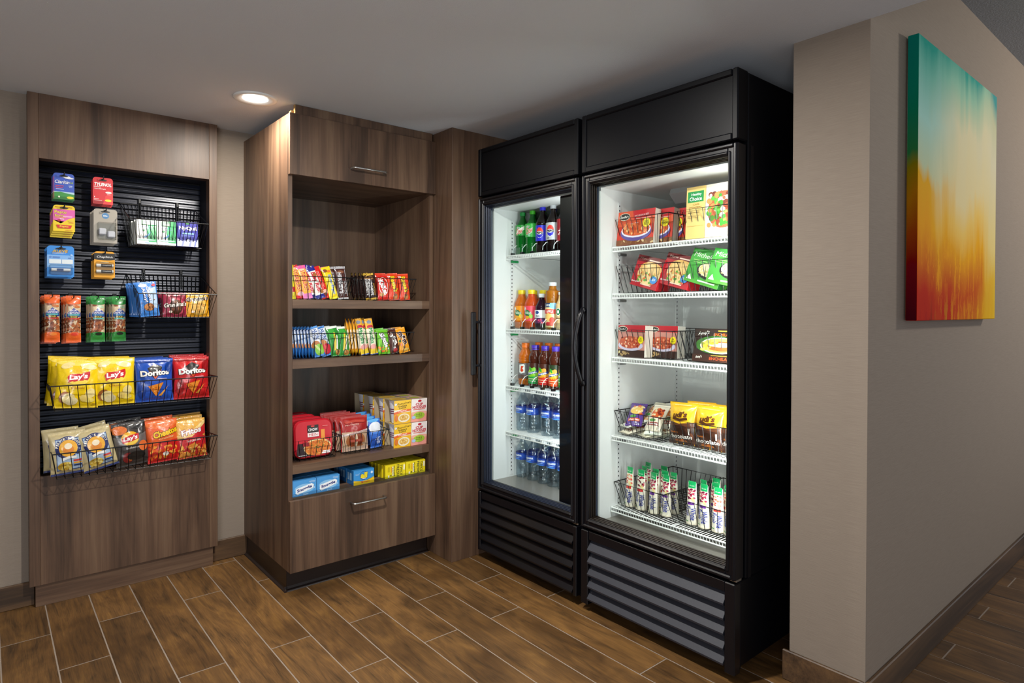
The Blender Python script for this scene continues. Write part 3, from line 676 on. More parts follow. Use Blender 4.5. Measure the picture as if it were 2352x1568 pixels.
def bottle(name, prof, body, cap, capprof, lab=None, art=(), bg='#fff', span=200, liquid=None, lmat=None, lz=None):
    e = empty(name)
    m = M(); m.lathe(prof, 28); m.build('bottle_body', body, e, smooth=True)
    m = M(); m.lathe(capprof, 24); m.build('cap', cap, e, smooth=False)
    if lab:
        z0, z1, rf = lab; H = z1-z0; r = rf(0) if callable(rf) else rf; W = 2*r*PI*span/360
        S = lambda a, b, o: ((r+.0006+o)*math.sin((a/W-.5)*math.radians(span)), -(r+.0006+o)*math.cos((a/W-.5)*math.radians(span)), z0+b)
        m = M(); m.lathe([(r+.0005, z0), (r+.0005, z1)], 36, bg, cap=False); draw(m, S, W, H, art, cell=.006); m.build('label_wrap', lmat or LABL, e, smooth=True)
    if liquid:
        lm, top = liquid; m = M(); q = [(max(.001, r_-.0015), z_) for r_, z_ in prof if z_ < top]; r_last = q[-1][0]; m.lathe([(.001, q[0][1]+.001)]+q+[(r_last*.98, top), (.001, top)], 24, cap=False); m.build('drink', lm, e, smooth=True)
    return e

# ------------------------------------------------------------------ wire baskets
def basket(label, top, bot, depth_t, depth_b, zt, zf, zb, nf=18, ns=7, hooks=(), group=None, rows=(), r=.0014, rr=.0024, loc=(0, 0, 0), rz=0):
    """local frame: back at y=0, front towards -y; top=(x0,x1) bot=(x0,x1); zt back rim, zf front rim, zb floor"""
    e = empty('wire_basket'); tag(e, label, 'basket', group)
    x0, x1 = top; b0, b1 = bot; dt, db = depth_t; fb = depth_b
    m = M(); m.tube([(x0, -dt, zt), (x1, -dt, zt), (x1, -db, zf), (x0, -db, zf)], rr, 6, closed=True); m.build('rim', WIRE, e)
    m = M(); y0, y1 = -fb[0], -fb[1]
    m.tube([(b0, y0, zb), (b1, y0, zb), (b1, y1, zb), (b0, y1, zb)], r*1.15, 5, closed=True)
    for k in range(nf+1):
        t = k/nf; xt = x0+(x1-x0)*t; xb = b0+(b1-b0)*t
        if .0 < t < 1: m.tube([(xt, -dt, zt), (xb, y0, zb), (xb, y1, zb), (xt, -db, zf)], r, 4)
    for k in range(ns+1):
        t = k/ns; yt = -dt+(dt-db)*t; zz = zt+(zf-zt)*t; yb = y0+(y1-y0)*t
        m.tube([(x0, yt, zz), (b0, yb, zb), (b1, yb, zb), (x1, yt, zz)], r, 4)
    for f in rows: 
        xa, xc = x0+(b0-x0)*f, x1+(b1-x1)*f; za = zt+(zb-zt)*f; m.tube([(xa, -dt+(y0+dt)*f, za), (xc, -dt+(y0+dt)*f, za)], r, 4)
    o = m.build('wire_mesh', WIRE, e); o['kind'] = 'stuff'
    for hx in hooks:
        m = M(); m.cbox(hx-.006, hx+.006, -dt-.004, .004, zt+.006, zt+.028, .002); m.tube([(hx-.004, -dt-.003, zt+.01), (hx-.004, -dt-.003, zt-.06)], .0022, 5); m.tube([(hx+.004, -dt-.003, zt+.01), (hx+.004, -dt-.003, zt-.06)], .0022, 5); m.build('hook', WIRE, e)
    e.location = loc; e.rotation_euler = (0, 0, math.radians(rz)); return e
YB = 3.291
basket('upper small black wire basket on the slat panel, holding green and violet boxes', (.467, .775), (.495, .765), (.0, .241), (.005, .165), 1.674, 1.582, 1.478, 20, 7, (.545, .70), rows=(.25, .5), loc=(0, YB, 0))
basket('lower small black wire basket on the slat panel, holding cookie packs', (.492, .799), (.515, .79), (.0, .285), (.005, .20), 1.358, 1.265, 1.163, 17, 7, (.56, .715), rows=(.25, .5), loc=(0, YB, 0))
basket('long black wire basket of yellow, blue and red chip bags', (.194, .799), (.212, .785), (.0, .29), (.01, .235), .89, .899, .795, 21, 6, (), loc=(0, YB, 0))
basket('lowest long black wire basket, tilted snack bags inside', (.200, .799), (.218, .785), (.0, .29), (.01, .235), .615, .634, .523, 21, 6, (), loc=(0, YB, 0))
def shelf_basket(label, xa, xb, yf, z, h, dep=.42, ins=.022, **k):
    w_ = xb-xa; return basket(label, (-w_/2, w_/2), (-w_/2+ins, w_/2-ins), (0, dep), (ins, dep-ins), h, h, .004, k.pop('nf', 9), 14, loc=((xa+xb)/2, yf+dep, z), **k)
for (xa, xb, z, h, t) in ((1.0, 1.285, 1.2426, .10, 'left wire basket on the upper cabinet shelf, full of candy bars'), (1.292, 1.602, 1.2426, .105, 'right wire basket on the upper cabinet shelf, with orange-red candy packs'),
                          (1.0, 1.285, .9866, .108, 'left wire basket on the middle cabinet shelf, with blue and green bars'), (1.292, 1.592, .9866, .105, 'right wire basket on the middle cabinet shelf, with tall fruit chew packs')):
    shelf_basket(t, xa, xb, 2.628, z, h)
shelf_basket('left wire basket on the lower cabinet shelf, around the red noodle trays', .998, 1.222, 2.634, .541, .095, nf=8)
shelf_basket('right wire basket on the lower cabinet shelf, with pastry packs', 1.232, 1.462, 2.634, .541, .095, nf=8, dep=.36)
def fr_basket(label, ya, yb, z, h, dep=.40, nf=10, xf=1.972):
    w_ = yb-ya; e = basket(label, (-w_/2, w_/2), (-w_/2+.022, w_/2-.022), (0, dep), (.022, dep-.022), h, h, .003, nf, 12, loc=(xf+dep, (ya+yb)/2, z), rz=-90); return e
for ya, yb, z, h, t in ((1.43, 1.69, 1.457, .112, 'left wire basket on the top freezer shelf, with red dinner boxes'), (1.125, 1.392, 1.457, .112, 'right wire basket on the top freezer shelf, with a tall tan box'),
                        (1.40, 1.685, 1.268, .112, 'left wire basket on the second freezer shelf, with red pot-pie boxes'), (1.125, 1.39, 1.268, .112, 'right wire basket on the second freezer shelf, with green boxes'),
                        (1.41, 1.688, 1.01, .112, 'left wire basket on the third freezer shelf, with pale red boxes'), (1.125, 1.40, 1.01, .112, 'right wire basket on the third freezer shelf, with black dinner boxes'),
                        (1.448, 1.69, .69, .10, 'left wire basket on the fourth freezer shelf, with mixed burritos'), (1.125, 1.438, .69, .10, 'right wire basket on the fourth freezer shelf, with yellow and brown muffin bags'),
                        (1.448, 1.69, .40, .098, 'left wire basket on the bottom freezer shelf, with fruit sticks'), (1.125, 1.438, .40, .098, 'right wire basket on the bottom freezer shelf, with fruit sticks')):
    fr_basket(t, ya, yb, z, h)
# ------------------------------------------------------------------ products on the slat panel
ORD = ['foremost', 'second', 'third', 'fourth', 'fifth', 'sixth', 'seventh', 'eighth']
def peg(x, z, label, y0=3.175):
    m = M(); m.tube([(0, 0, 0), (0, y0-3.299+.01, 0), (0, y0-3.299, .004), (0, y0-3.299-.001, .012)], .0022, 6); m.cbox(-.008, .008, -.0015, .0005, -.02, .022, .001)
    o = m.build('peg_hook', WIRE, smooth=False); o.location = (x, 3.2965, z); tag(o, label, 'hook', 'peg hooks on the slat panel')
def line(o, n, what, where, cat, group, start, step, rz=0, back=0, roll=0, w=0, jit=0, sd=0):
    """o and n-1 copies one behind the other; each label says its place in the line"""
    rnd = random.Random(sd); out = []
    for i in range(n):
        q = o if i == 0 else dup(o)
        p = [start[k]+step[k]*i for k in range(3)]
        put(q, p[0]+rnd.uniform(-jit, jit)*(i > 0), p[1], p[2], rz, back+rnd.uniform(-jit, jit)*200*(i > 0), roll+rnd.uniform(-jit, jit)*300*(i > 0), w)
        tag(q, '%s, %s' % (what, where) if n == 1 else '%s %s, %s' % ('foremost' if i == 0 else ORD[i], what, where), cat, group); out.append(q)
    return out

# six hanging medicine cards
m = hangcard(.072, .109, '#3d5fc8', [R(0, 0, 1, .22, '#2f8a3c'), R(0, .2, 1, .3, '#b9dcea'), G([(0, .12), (0, .26), (.35, .29), (.7, .24), (1, .22), (1, .12)], '#3f9a46'), R(0, 0, 1, .1, '#2c7c34'),
    E(.62, .87, .2, .035, '#fff'), E(.75, .83, .22, .03, '#f4f8ff'), T('Claritin', .42, .67, .7, .13, '#fff', 0, .2), T('24', .86, .66, .14, .07, '#b6d04a'), R(.1, .5, .5, .53, '#d8446a'), R(.1, .44, .45, .465, '#d8446a'), R(.12, .38, .5, .4, '#c6d6f4'),
    R(.72, .52, .9, .545, '#cfe0ff'), R(.74, .47, .9, .49, '#cfe0ff'), E(.8, .09, .17, .05, '#f0e23a'), E(.27, .1, .05, .035, '#e9f1da'), R(.02, .03, .04, .85, '#d33b5b')])
o = m.build('medicine_card', CARD)
line(o, 3, 'blue and green allergy tablet card', 'on the upper left peg', 'medicine card', 'allergy cards', (.255, 3.2, 1.653), (-.002, .011, -.003))
peg(.255, 1.752, 'black peg hook holding the blue and green allergy cards')
m = hangcard(.073, .114, '#d5202c', [R(0, 0, 1, .12, '#a3121c'), G([(.5, .0), (.62, .32), (.85, .42), (1, .42), (1, 0)], '#e63a3c'), T('TYLENOL', .5, .74, .86, .12, '#fff', 0, .15, b=.04), R(.05, .63, .4, .65, '#f3c9c9'), T('Extra Strength', .36, .57, .56, .05, '#fff', 0, .1),
    E(.78, .45, .16, .04, '#f6e9e6'), R(.7, .37, .88, .385, '#f3c9c9'), E(.76, .15, .17, .045, '#f2de2a'), T('8', .08, .26, .05, .05, '#fff'), R(.05, .18, .3, .2, '#f3c9c9'), R(.05, .13, .45, .145, '#f3c9c9')])
o = m.build('medicine_card', CARD)
line(o, 3, 'red pain reliever card', 'on the upper right peg', 'medicine card', 'red pain reliever cards', (.392, 3.2, 1.649), (-.0015, .012, -.004))
peg(.392, 1.755, 'black peg hook holding the red pain reliever cards')
m = hangcard(.074, .108, '#f0d21c', [R(0, .32, 1, .84, '#e264b4'), G([(.0, .25), (0, .42), (.35, .30), (.7, .48), (1, .56), (1, .25)], '#f0d21c'), T('POCKET', .25, .92, .32, .045, '#b03a20'), T('PEPTO', .74, .92, .28, .045, '#b03a20'),
    T('Pepto', .34, .72, .55, .14, '#f6ea3c', o='#a62c80'), T('Bismol', .28, .6, .4, .07, '#f6ea3c', o='#a62c80'), R(.45, .54, .88, .6, '#f3a9d6'), T('CHEWABLES', .33, .53, .52, .04, '#f6d040'), E(.27, .41, .08, .045, '#b01c3c'), R(.3, .46, .5, .48, '#fff'),
    E(.82, .42, .14, .04, '#e8c83c'), R(.7, .34, .95, .36, '#e08a3a'), G([(.14, .24), (.86, .24), (.8, .12), (.22, .12)], '#d8242e'), T('Pepto', .5, .18, .4, .09, '#f6ea3c'), R(.56, .045, .9, .06, '#d8902a')])
o = m.build('medicine_card', CARD)
line(o, 4, 'yellow and pink stomach tablet card', 'on the middle left peg', 'medicine card', 'yellow and pink stomach cards', (.255, 3.195, 1.521), (-.003, .010, -.008))
peg(.255, 1.618, 'black peg hook holding the yellow and pink stomach cards')
# grey card with a clear bubble and two white pads
e = empty('earplug_card')
m = hangcard(.086, .145, '#a7a196', [E(.5, .80, .15, .088, '#4e86b8'), T('etc.', .5, .8, .2, .045, '#fff'), T('personal care', .93, .42, .62, .085, '#6c675f', 90)], D=.003); m.build('card', CARD, e)
m = M(); m.cbox(-.032, .038, -.020, -.0032, .012, .088, .006); m.build('blister', BLIS, e)
for px, pz in ((-.012, .048), (.02, .038)):
    m = M(); m.cbox(px-.014, px+.014, -.015, -.005, pz-.014, pz+.014, .004); m.build('pad', plain('white_pad', '#dfe0ea', .5) if px < 0 else bpy.data.materials['white_pad'], e)
line(e, 3, 'grey card with clear bubble and white pads', 'on the middle right peg', 'personal care card', 'grey bubble cards', (.400, 3.19, 1.483), (-.004, .024, -.004))
peg(.400, 1.622, 'black peg hook holding the grey bubble cards', 3.165)
e = empty('tablet_tube_card')
m = hangcard(.091, .127, '#2f8ae0', [R(.0, .3, 1, .7, '#7fb4ee'), T('ALEVE', .48, .83, .56, .085, '#f6c51c', 0, .2, o='#123a80'), R(.18, .765, .7, .775, '#cfe2fb'), R(.18, .74, .6, .75, '#cfe2fb'), E(.12, .63, .05, .03, '#5c86cc'), R(.2, .63, .48, .645, '#3f66b4'), R(.2, .60, .46, .613, '#3f66b4'), T('10', .83, .61, .09, .04, '#2a4fa8'), R(.07, .42, .52, .56, '#dfe9ee'), R(.54, .42, .95, .56, '#dfe9ee'), E(.9, .71, .05, .03, '#a9cdf4')], D=.003); m.build('card', CARD, e)
m = M(); m.cbox(-.04, .04, -.018, -.0032, .006, .05, .005); m.build('blister', BLIS, e)
m = M(); m.tube([(-.032, -.010, .028), (.032, -.010, .028)], .0062, 12, '#eceef0'); m.box(-.014, .008, -.0170, -.0162, .0235, .0325, '#1f3f7c'); m.build('tablet_tube', PAINT, e)
line(e, 3, 'blue card with white tablet tube', 'on the lower left peg', 'medicine card', 'blue tablet tube cards', (.243, 3.19, 1.333), (-.003, .022, -.003))
peg(.243, 1.449, 'black peg hook holding the blue tablet tube cards', 3.165)
e = empty('lip_balm_card')
m = hangcard(.075, .111, '#eaa41c', [R(0, .68, 1, .93, '#16130f'), E(.5, .69, .52, .06, '#f4efe2'), E(.5, .66, .54, .06, '#eaa41c'), R(.0, .69, 1, .93, '#16130f'), E(.5, .7, .47, .04, '#16130f'), T('ChapStick', .52, .78, .8, .1, '#fff', 0, .15), R(.3, .58, .7, .6, '#fff0c0')], D=.003); m.build('card', CARD, e)
for pz in (.026, .051):
    m = M(); m.tube([(-.031, -.0095, pz), (-.014, -.0095, pz)], .0062, 12, '#f0f0ec'); m.tube([(-.0139, -.0095, pz), (.026, -.0095, pz)], .0060, 12, '#1d1a1c'); m.tube([(.0261, -.0095, pz), (.031, -.0095, pz)], .0062, 12, '#f0f0ec')
    draw(m, lambda a, b, o, pz=pz: (a-.010, -.0157-o, pz-.003+b), .034, .006, [T('ChapStick', .5, .5, .95, .8, '#e8e8e8')], cell=.2); m.build('balm_stick', PAINT, e)
m = M(); m.cbox(-.034, .034, -.0175, -.0032, .012, .066, .004); m.build('blister', BLIS, e)
line(e, 3, 'black and amber lip balm card', 'on the lower right peg', 'lip balm card', 'lip balm cards', (.396, 3.19, 1.335), (-.003, .022, -.003))
peg(.396, 1.437, 'black peg hook holding the lip balm cards', 3.165)

# almond tubes
ALM = ['#8a4a2c', '#a05a34', '#6f3a22', '#b46c40']
def almond(col, col2, sd):
    art = [R(0, 0, 1, 1, '#d9c3a2'), N(.05, .2, .95, .52, 70, .13, .022, ALM, sd), E(.4, .82, .3, .035, '#8a4a2c', 20), E(.7, .77, .25, .03, '#b0c8a8' if col == '#2e8a3c' else '#c8743c', -15), R(0, .83, 1, 1, col), R(0, 0, 1, .19, col), E(.5, .84, .5, .03, col),
           E(.5, .19, .5, .03, col), E(.55, .175, .25, .035, col2), G([(.05, .62), (.5, .735), (.98, .64), (.98, .55), (.05, .55)], '#26409a'), T('BLUE', .5, .685, .4, .035, '#fff'), T('DIAMOND', .5, .635, .84, .045, '#fff'),
           R(.1, .575, .9, .605, '#58b0ae' if col != '#2e8a3c' else '#3f7fae'), R(.2, .525, .8, .57, '#1b1712'), T('BOLD', .5, .548, .45, .032, '#e8d23a'), R(.12, .495, .9, .522, '#c83a24' if col != '#2e8a3c' else '#5db7b0')]
    return pillow('almond_pack', .052, .195, .028, col, art, FOIL, sd, .06, .05, .003)
for k, (x, z, col, col2, w) in enumerate(((.213, 1.063, '#e8662a', '#f08a3c', 'orange almond snack tube at the far left'), (.285, 1.060, '#e8662a', '#d8412c', 'orange almond snack tube, second from the left'), (.370, 1.060, '#2e8a3c', '#16281a', 'green almond snack tube, left of the two green ones'), (.447, 1.060, '#2e8a3c', '#16281a', 'green almond snack tube, right of the two green ones'))):
    o = almond(col, col2, k+3)
    line(o, 3, w, 'on its peg', 'almond snack', 'hanging almond tubes', (x, 3.185, z), (-.006, .027, -.004+.001*k), jit=.003, sd=k)
    peg(x, z+.186, 'black peg hook holding the %s almond tubes' % ('leftmost orange', 'second orange', 'first green', 'second green')[k], 3.165)

# boxes and cookie packs in the two small baskets
oa = [R(0, 0, 1, 1, '#f2f5f2'), G([(.62, 0), (.5, .5), (.62, 1), (1, 1), (1, 0)], '#3cb878'), R(.75, 0, 1, 1, '#2faa62'), R(.24, .78, .74, .97, '#1c7a44'), T('OPTI-', .49, .915, .36, .06, '#fff'), T('FREE', .49, .835, .36, .07, '#fff'), T('puremoist', .5, .70, .5, .05, '#5fa8cc'), E(.35, .56, .06, .045, '#2a8a4c'),
      R(.45, .62, .8, .635, '#8fb8d8'), G([(.3, .28), (.5, .36), (.72, .52), (.62, .36), (.45, .26)], '#5ca0dc'), R(.0, .0, 1, .09, '#dfeaee'), E(.5, .17, .45, .03, '#a8d8c4'), R(.4, .03, .65, .055, '#6aa8d8')]
o = carton('lens_solution_box', .074, .107, .04, '#f2f5f2', oa, side='#e4efe6')
line(o, 3, 'white and green eye solution box', 'left end of the upper small basket', 'medicine box', 'white and green boxes in the upper basket', (.541, 3.125, 1.4805), (-.003, .046, 0), back=4)
o = dup(o); line(o, 3, 'white and green eye solution box', 'beside the violet box, upper small basket', 'medicine box', 'white and green boxes in the upper basket', (.618, 3.125, 1.4805), (.0, .046, 0), back=4)
o = carton('cold_medicine_box', .086, .112, .04, '#2b2ba0', [R(0, 0, 1, .3, '#c9d3f2'), G([(.0, .3), (.3, .2), (.5, .34), (.8, .24), (1, .3), (1, .36), (0, .36)], '#2b2ba0'), T('NyQuil', .52, .72, .84, .17, '#fff', b=.04), R(.25, .49, .8, .55, '#8fc4ec'), R(.2, .42, .8, .44, '#7d8fe0'), R(.2, .38, .6, .395, '#7d8fe0'), E(.5, .94, .1, .05, '#4aa05a'),
    G([(.2, .02), (.28, .26), (.36, .26), (.28, .02)], '#8d98d8'), G([(.55, .02), (.63, .26), (.7, .26), (.63, .02)], '#8d98d8'), G([(.8, .02), (.86, .26), (.93, .26), (.87, .02)], '#7a86cc')], side='#23238a')
line(o, 3, 'violet cold medicine box', 'at the right of the upper small basket', 'medicine box', 'violet boxes in the upper basket', (.703, 3.125, 1.4805), (.0, .046, 0), back=4)
COOK = ['#c98a4a', '#b87838', '#d8a05c']
o = pillow('cookie_pack', .076, .150, .022, '#3f86dc', [E(.3, .9, .22, .05, '#e8eef8'), G([(.55, .3), (.6, .78), (.95, .85), (.95, .2)], '#b9d4f2'), T('Chips', .55, .66, .42, .2, '#fff', -82, 0, '#1d3f94'), T('Ahoy!', .33, .62, .42, .2, '#fff', -82, 0, '#1d3f94'), E(.5, .27, .26, .11, '#c58448'), N(.3, .19, .7, .35, 14, .05, .02, ['#5a3018', '#8c5028'], 2), E(.15, .4, .03, .015, '#8c5028'), E(.8, .47, .03, .015, '#8c5028'), E(.85, .9, .1, .04, '#d84a5a')], FOIL, 4, .05, .02, .002)
line(o, 7, 'blue chocolate chip cookie pack', 'in the lower small basket', 'cookie pack', 'blue cookie packs in the lower small basket', (.552, 3.100, 1.166), (-.003, .023, 0), back=3, roll=-6, w=.05, jit=.002, sd=3)
def gran(bg, bg2, tx, ck, sd):
    return pillow('cookie_pack', .10, .108, .024, bg, [E(.55, .42, .34, .36, bg2), E(.52, .4, .28, .3, ck), N(.3, .15, .8, .65, 16, .06, .05, [ck, '#6b3a22' if ck != '#e0b45c' else '#d09a44', '#8a5030' if ck != '#e0b45c' else '#ecc878'], sd), E(.3, .2, .07, .05, '#f2e6d8'),
                  T("Grandma's", .5, .5 if sd == 1 else .75, .92, .17, tx, 6, .2, '#f6efe6' if sd != 1 else '#2a1212', .03), R(.3, .85, .7, .9, bg2)], FOIL, sd, .06, .03, .003)
o = gran('#8e1f3c', '#b84a5c', '#f6efe6', '#4a2616', 1)
line(o, 6, 'dark red brownie cookie pack', 'in the lower small basket', 'cookie pack', 'dark red cookie packs in the lower small basket', (.650, 3.100, 1.166), (-.004, .026, 0), back=6, jit=.003, sd=5)
o = gran('#e8a41e', '#f0c860', '#1b1410', '#e0b45c', 2)
line(o, 5, 'orange-yellow sandwich cookie pack', 'in the lower small basket', 'cookie pack', 'orange-yellow cookie packs in the lower small basket', (.740, 3.100, 1.166), (-.001, .028, 0), back=6, jit=.002, sd=6)

# chip bags in the two long baskets
CHP = ['#f0dc96', '#e8c86a', '#f4e6b0', '#dcb450']
def lays(sd):
    return pillow('chip_bag', .150, .195, .055, '#f2cf10', [E(.5, .93, .5, .06, '#f4dc60'), E(.25, .88, .16, .06, '#f0dc96', 20), E(.72, .86, .2, .06, '#f2e2a0', -12), E(.5, .63, .27, .17, '#f6c21c'), E(.5, .60, .26, .13, '#f8dc4c'),
        G([(.24, .64), (.3, .70), (.5, .71), (.76, .76), (.77, .66), (.72, .57), (.5, .56), (.27, .52)], '#cc1c24'), T("Lay's", .5, .635, .42, .13, '#fff', 7, .15, None, .035), T('Classic', .5, .42, .32, .05, '#c08a10'),
        E(.22, .22, .14, .12, '#a8642a'), E(.3, .20, .15, .11, '#f0dc96', 30), E(.38, .14, .14, .08, '#f4e6b0', 10), E(.8, .3, .14, .09, '#f0dc90', 60), E(.78, .16, .13, .05, '#f6e070'), E(.65, .2, .1, .07, '#ecd070', -30), R(.85, .07, .95, .09, '#b08a20')], FOIL, sd, .045, .05, .0055)
a = lays(11); b = lays(23)
line(a, 3, 'yellow potato chip bag', 'leaning at the left end of the long basket', 'chip bag', 'yellow chip bags in the long basket', (.283, 3.085, .797), (-.012, .058, .004), back=5, roll=4, w=.03, jit=.006, sd=2)
line(b, 3, 'yellow potato chip bag', 'standing upright beside the blue chip bags', 'chip bag', 'yellow chip bags in the long basket', (.418, 3.09, .799), (-.006, .058, .0), back=4, jit=.006, sd=4)
def dor(bg, dk, sd, w2):
    TR = '#e88a2a'
    return pillow('chip_bag', .148, .185, .055, bg, [G([(.3, .78), (.5, .88), (.7, .8), (.62, .62), (.5, .52), (.36, .62)], '#1a1416'), G([(.34, .72), (.5, .6), (.68, .74), (.5, .52)], '#e4572a'), G([(.42, .7), (.5, .6), (.6, .7), (.5, .56)], '#1a1416'), T('Doritos', .5, .67, .76, .125, '#f4f2ee', 3, .0, '#18161c', .045),
        R(.55, .52, .82, .535, '#d8c8d8'), R(.6, .49, .8, .503, '#d8c8d8'), G([(.3, .36), (.72, .44), (.52, .12)], TR), G([(.58, .13), (.86, .36), (.66, .12)], '#e09a3a'), N(.38, .2, .62, .38, 14, .02, .012, ['#c86a1a', '#f0b050', '#d83a1c'], sd), R(0, .92, 1, .95, dk), E(.15, .3, .1, .2, dk), E(.88, .8, .1, .12, dk)], FOIL, sd, .045, .05, .0065)
o = dor('#1d4fb4', '#153c90', 31, 0); line(o, 3, 'blue tortilla chip bag', 'in the middle of the long basket', 'chip bag', 'blue tortilla chip bags', (.566, 3.09, .799), (-.004, .06, 0), back=4, jit=.004, sd=7)
o = dor('#c81e22', '#96141a', 37, 0); line(o, 3, 'red tortilla chip bag', 'at the right end of the long basket', 'chip bag', 'red tortilla chip bags', (.714, 3.09, .799), (.002, .06, .003), back=4, jit=.005, sd=9)
def pirate(sd):
    return pillow('puff_bag', .125, .172, .05, '#c8b98c', [R(.16, .1, .86, .84, '#24427c'), R(.18, .12, .84, .82, '#a9c2dc'), E(.5, .62, .36, .27, '#1c2a66'), E(.5, .61, .26, .195, '#f0b030'), AT("PIRATE'S BOOTY", .5, .61, .315, 168, 12, .07, '#f4f0e0'),
        E(.5, .58, .16, .1, '#e08a2c'), E(.5, .66, .11, .07, '#f4e6c8'), G([(.3, .39), (.5, .43), (.72, .42), (.7, .36), (.5, .37), (.32, .33)], '#f4f4f0'), R(.62, .29, .84, .33, '#d03a3a'), R(.62, .235, .84, .27, '#e8a62c'), R(.62, .18, .84, .215, '#24427c'),
        E(.38, .2, .2, .1, '#c8a030'), N(.22, .12, .54, .27, 26, .04, .03, ['#e8d070', '#d8b848', '#f0e090', '#b8902c'], sd), R(0, 0, 1, .045, '#1c2a66')], FOIL, sd, .05, .05, .005)
a = pirate(41); b = pirate(43)
line(a, 2, 'tan cheese puff bag with navy ring', 'at the left end of the lowest basket', 'snack bag', 'tan puff bags', (.262, 3.09, .531), (-.016, .06, .006), back=4, roll=-3, w=.1, jit=.004, sd=2)
line(b, 2, 'tan cheese puff bag tilted sideways', 'second from the left in the lowest basket', 'snack bag', 'tan puff bags', (.372, 3.085, .529), (-.004, .06, .006), back=4, roll=-12, w=.1, jit=.004, sd=3)
o = pillow('chip_bag', .125, .185, .05, '#3c3836', [E(.18, .84, .25, .1, '#e0783a'), E(.75, .9, .3, .08, '#1c1a1a'), G([(0, .5), (.5, .46), (1, .5), (1, .72), (.5, .62), (0, .7)], '#6c6866'), E(.48, .63, .27, .16, '#f4b41e'), E(.48, .61, .25, .12, '#f8d454'), G([(.22, .64), (.5, .71), (.76, .72), (.74, .6), (.5, .56), (.24, .54)], '#cc1c24'), T("Lay's", .49, .63, .42, .12, '#fff', 4, .15, None, .035),
    E(.85, .42, .14, .12, '#e8743a'), E(.35, .2, .16, .12, '#7c1c1c'), E(.42, .16, .06, .04, '#c87838'), E(.6, .22, .28, .1, '#141414'), T('Barbecue', .52, .42, .4, .05, '#c8c4c0')], FOIL, 51, .045, .04, .006)
line(o, 2, 'charcoal barbecue chip bag', 'in the middle of the lowest basket', 'chip bag', 'charcoal chip bags', (.486, 3.09, .529), (-.01, .06, .004), back=4, roll=-6, w=.1, jit=.003, sd=5)
o = pillow('puff_bag', .125, .183, .05, '#e8622a', [E(.5, .9, .5, .1, '#ec7434'), T('Cheetos', .58, .70, .78, .14, '#f6c51c', 11, .1, '#17120e', .05), T('Crunchy', .6, .57, .5, .05, '#f4d6a0', 8, .1), G([(0, .0), (0, .4), (.4, .48), (1, .52), (1, 0)], '#c81c1c'), N(.1, .1, .92, .42, 40, .075, .028, ['#f08a2a', '#e8621e', '#f4a23c', '#c84a18'], 5), E(.55, .2, .1, .05, '#f0e8dc')], FOIL, 61, .045, .04, .005)
line(o, 2, 'orange cheese puff bag', 'second from the right in the lowest basket', 'snack bag', 'orange puff bags', (.602, 3.09, .529), (-.005, .06, .006), back=4, roll=-3, w=.08, jit=.003, sd=6)
o = pillow('chip_bag', .125, .172, .05, '#e8b04a', [G([(0, 0), (0, .5), (.5, .6), (1, .92), (1, 0)], '#c8242c'), G([(0, .62), (.5, .66), (1, .98), (1, .86), (.5, .56), (0, .54)], '#f2d084'), T('Fritos', .5, .70, .66, .14, '#f6f2ee', 8, .1, '#a01c2c', .04), T('THE ORIGINAL', .55, .46, .5, .05, '#f4e6e0', 3), N(.05, .03, .95, .38, 60, .085, .03, ['#e8943a', '#f0b45c', '#d87828', '#c85a20'], 7)], FOIL, 71, .045, .04, .005)
line(o, 3, 'golden and red corn chip bag', 'at the right end of the lowest basket', 'chip bag', 'golden corn chip bags', (.716, 3.09, .529), (.003, .06, .005), back=4, roll=-3, w=.08, jit=.004, sd=8)

# ------------------------------------------------------------------ cabinet: upper shelf bars
def bar(bg, art, W=.042, H=.148, D=.018, sd=1, seal=.06, mat=None, crin=.0012): return pillow('candy_bar', W, H, D, bg, art, mat or FILM, sd, seal, .02, crin, fill=.35)
Z1 = 1.2433; yb = 2.662
starb = bar('#f0a01c', [R(0, .86, 1, 1, '#d8202c'), R(0, 0, 1, .12, '#d8202c'), R(.12, .1, .88, .9, '#f6b02c'), T('STARBURST', .5, .52, .66, .5, '#d8202c', -90, 0, '#f8e0a0'), E(.5, .9, .3, .03, '#f2c8a8'), E(.5, .14, .36, .06, '#f0b8c0')], sd=2)
starp = bar('#f0a01c', [R(0, .88, 1, 1, '#e860a8'), R(0, 0, 1, .2, '#e884c4'), R(.12, .16, .88, .9, '#f6b43c'), T('STARBURST', .5, .54, .62, .5, '#d8202c', -90, 0, '#f8e0a0'), E(.5, .87, .3, .03, '#f4d0b0')], sd=3)
babyr = bar('#f0ece6', [R(0, .85, 1, 1, '#2a2c8c'), R(0, 0, 1, .12, '#2a2c8c'), T('Baby Ruth', .5, .5, .62, .6, '#c8283c', -90, .1, '#f6f2ec', .04), E(.7, .72, .2, .06, '#a86a34'), E(.8, .2, .25, .06, '#a86a34')], sd=4)
redb = bar('#d81f22', [R(.15, .1, .3, .9, '#e8584c'), R(.45, .3, .55, .85, '#f08478'), R(.62, .35, .68, .85, '#f4a8a0'), E(.6, .2, .3, .08, '#f0b8a0'), E(.5, .14, .2, .04, '#6a2c18')], sd=5)
yelb = bar('#e8d820', [R(0, .2, 1, .35, '#d8202c'), E(.5, .6, .3, .1, '#f0e880')], sd=6)
butt = bar('#f2d81c', [R(.3, .14, .85, .72, '#f8ec60'), T('Butterfinger', .58, .44, .6, .42, '#1f6fd0', -90, .1, '#f8f0c0'), E(.3, .88, .25, .05, '#8a4a24'), E(.7, .85, .2, .04, '#e8822a'), R(0, 0, 1, .06, '#f4e838')], sd=7)
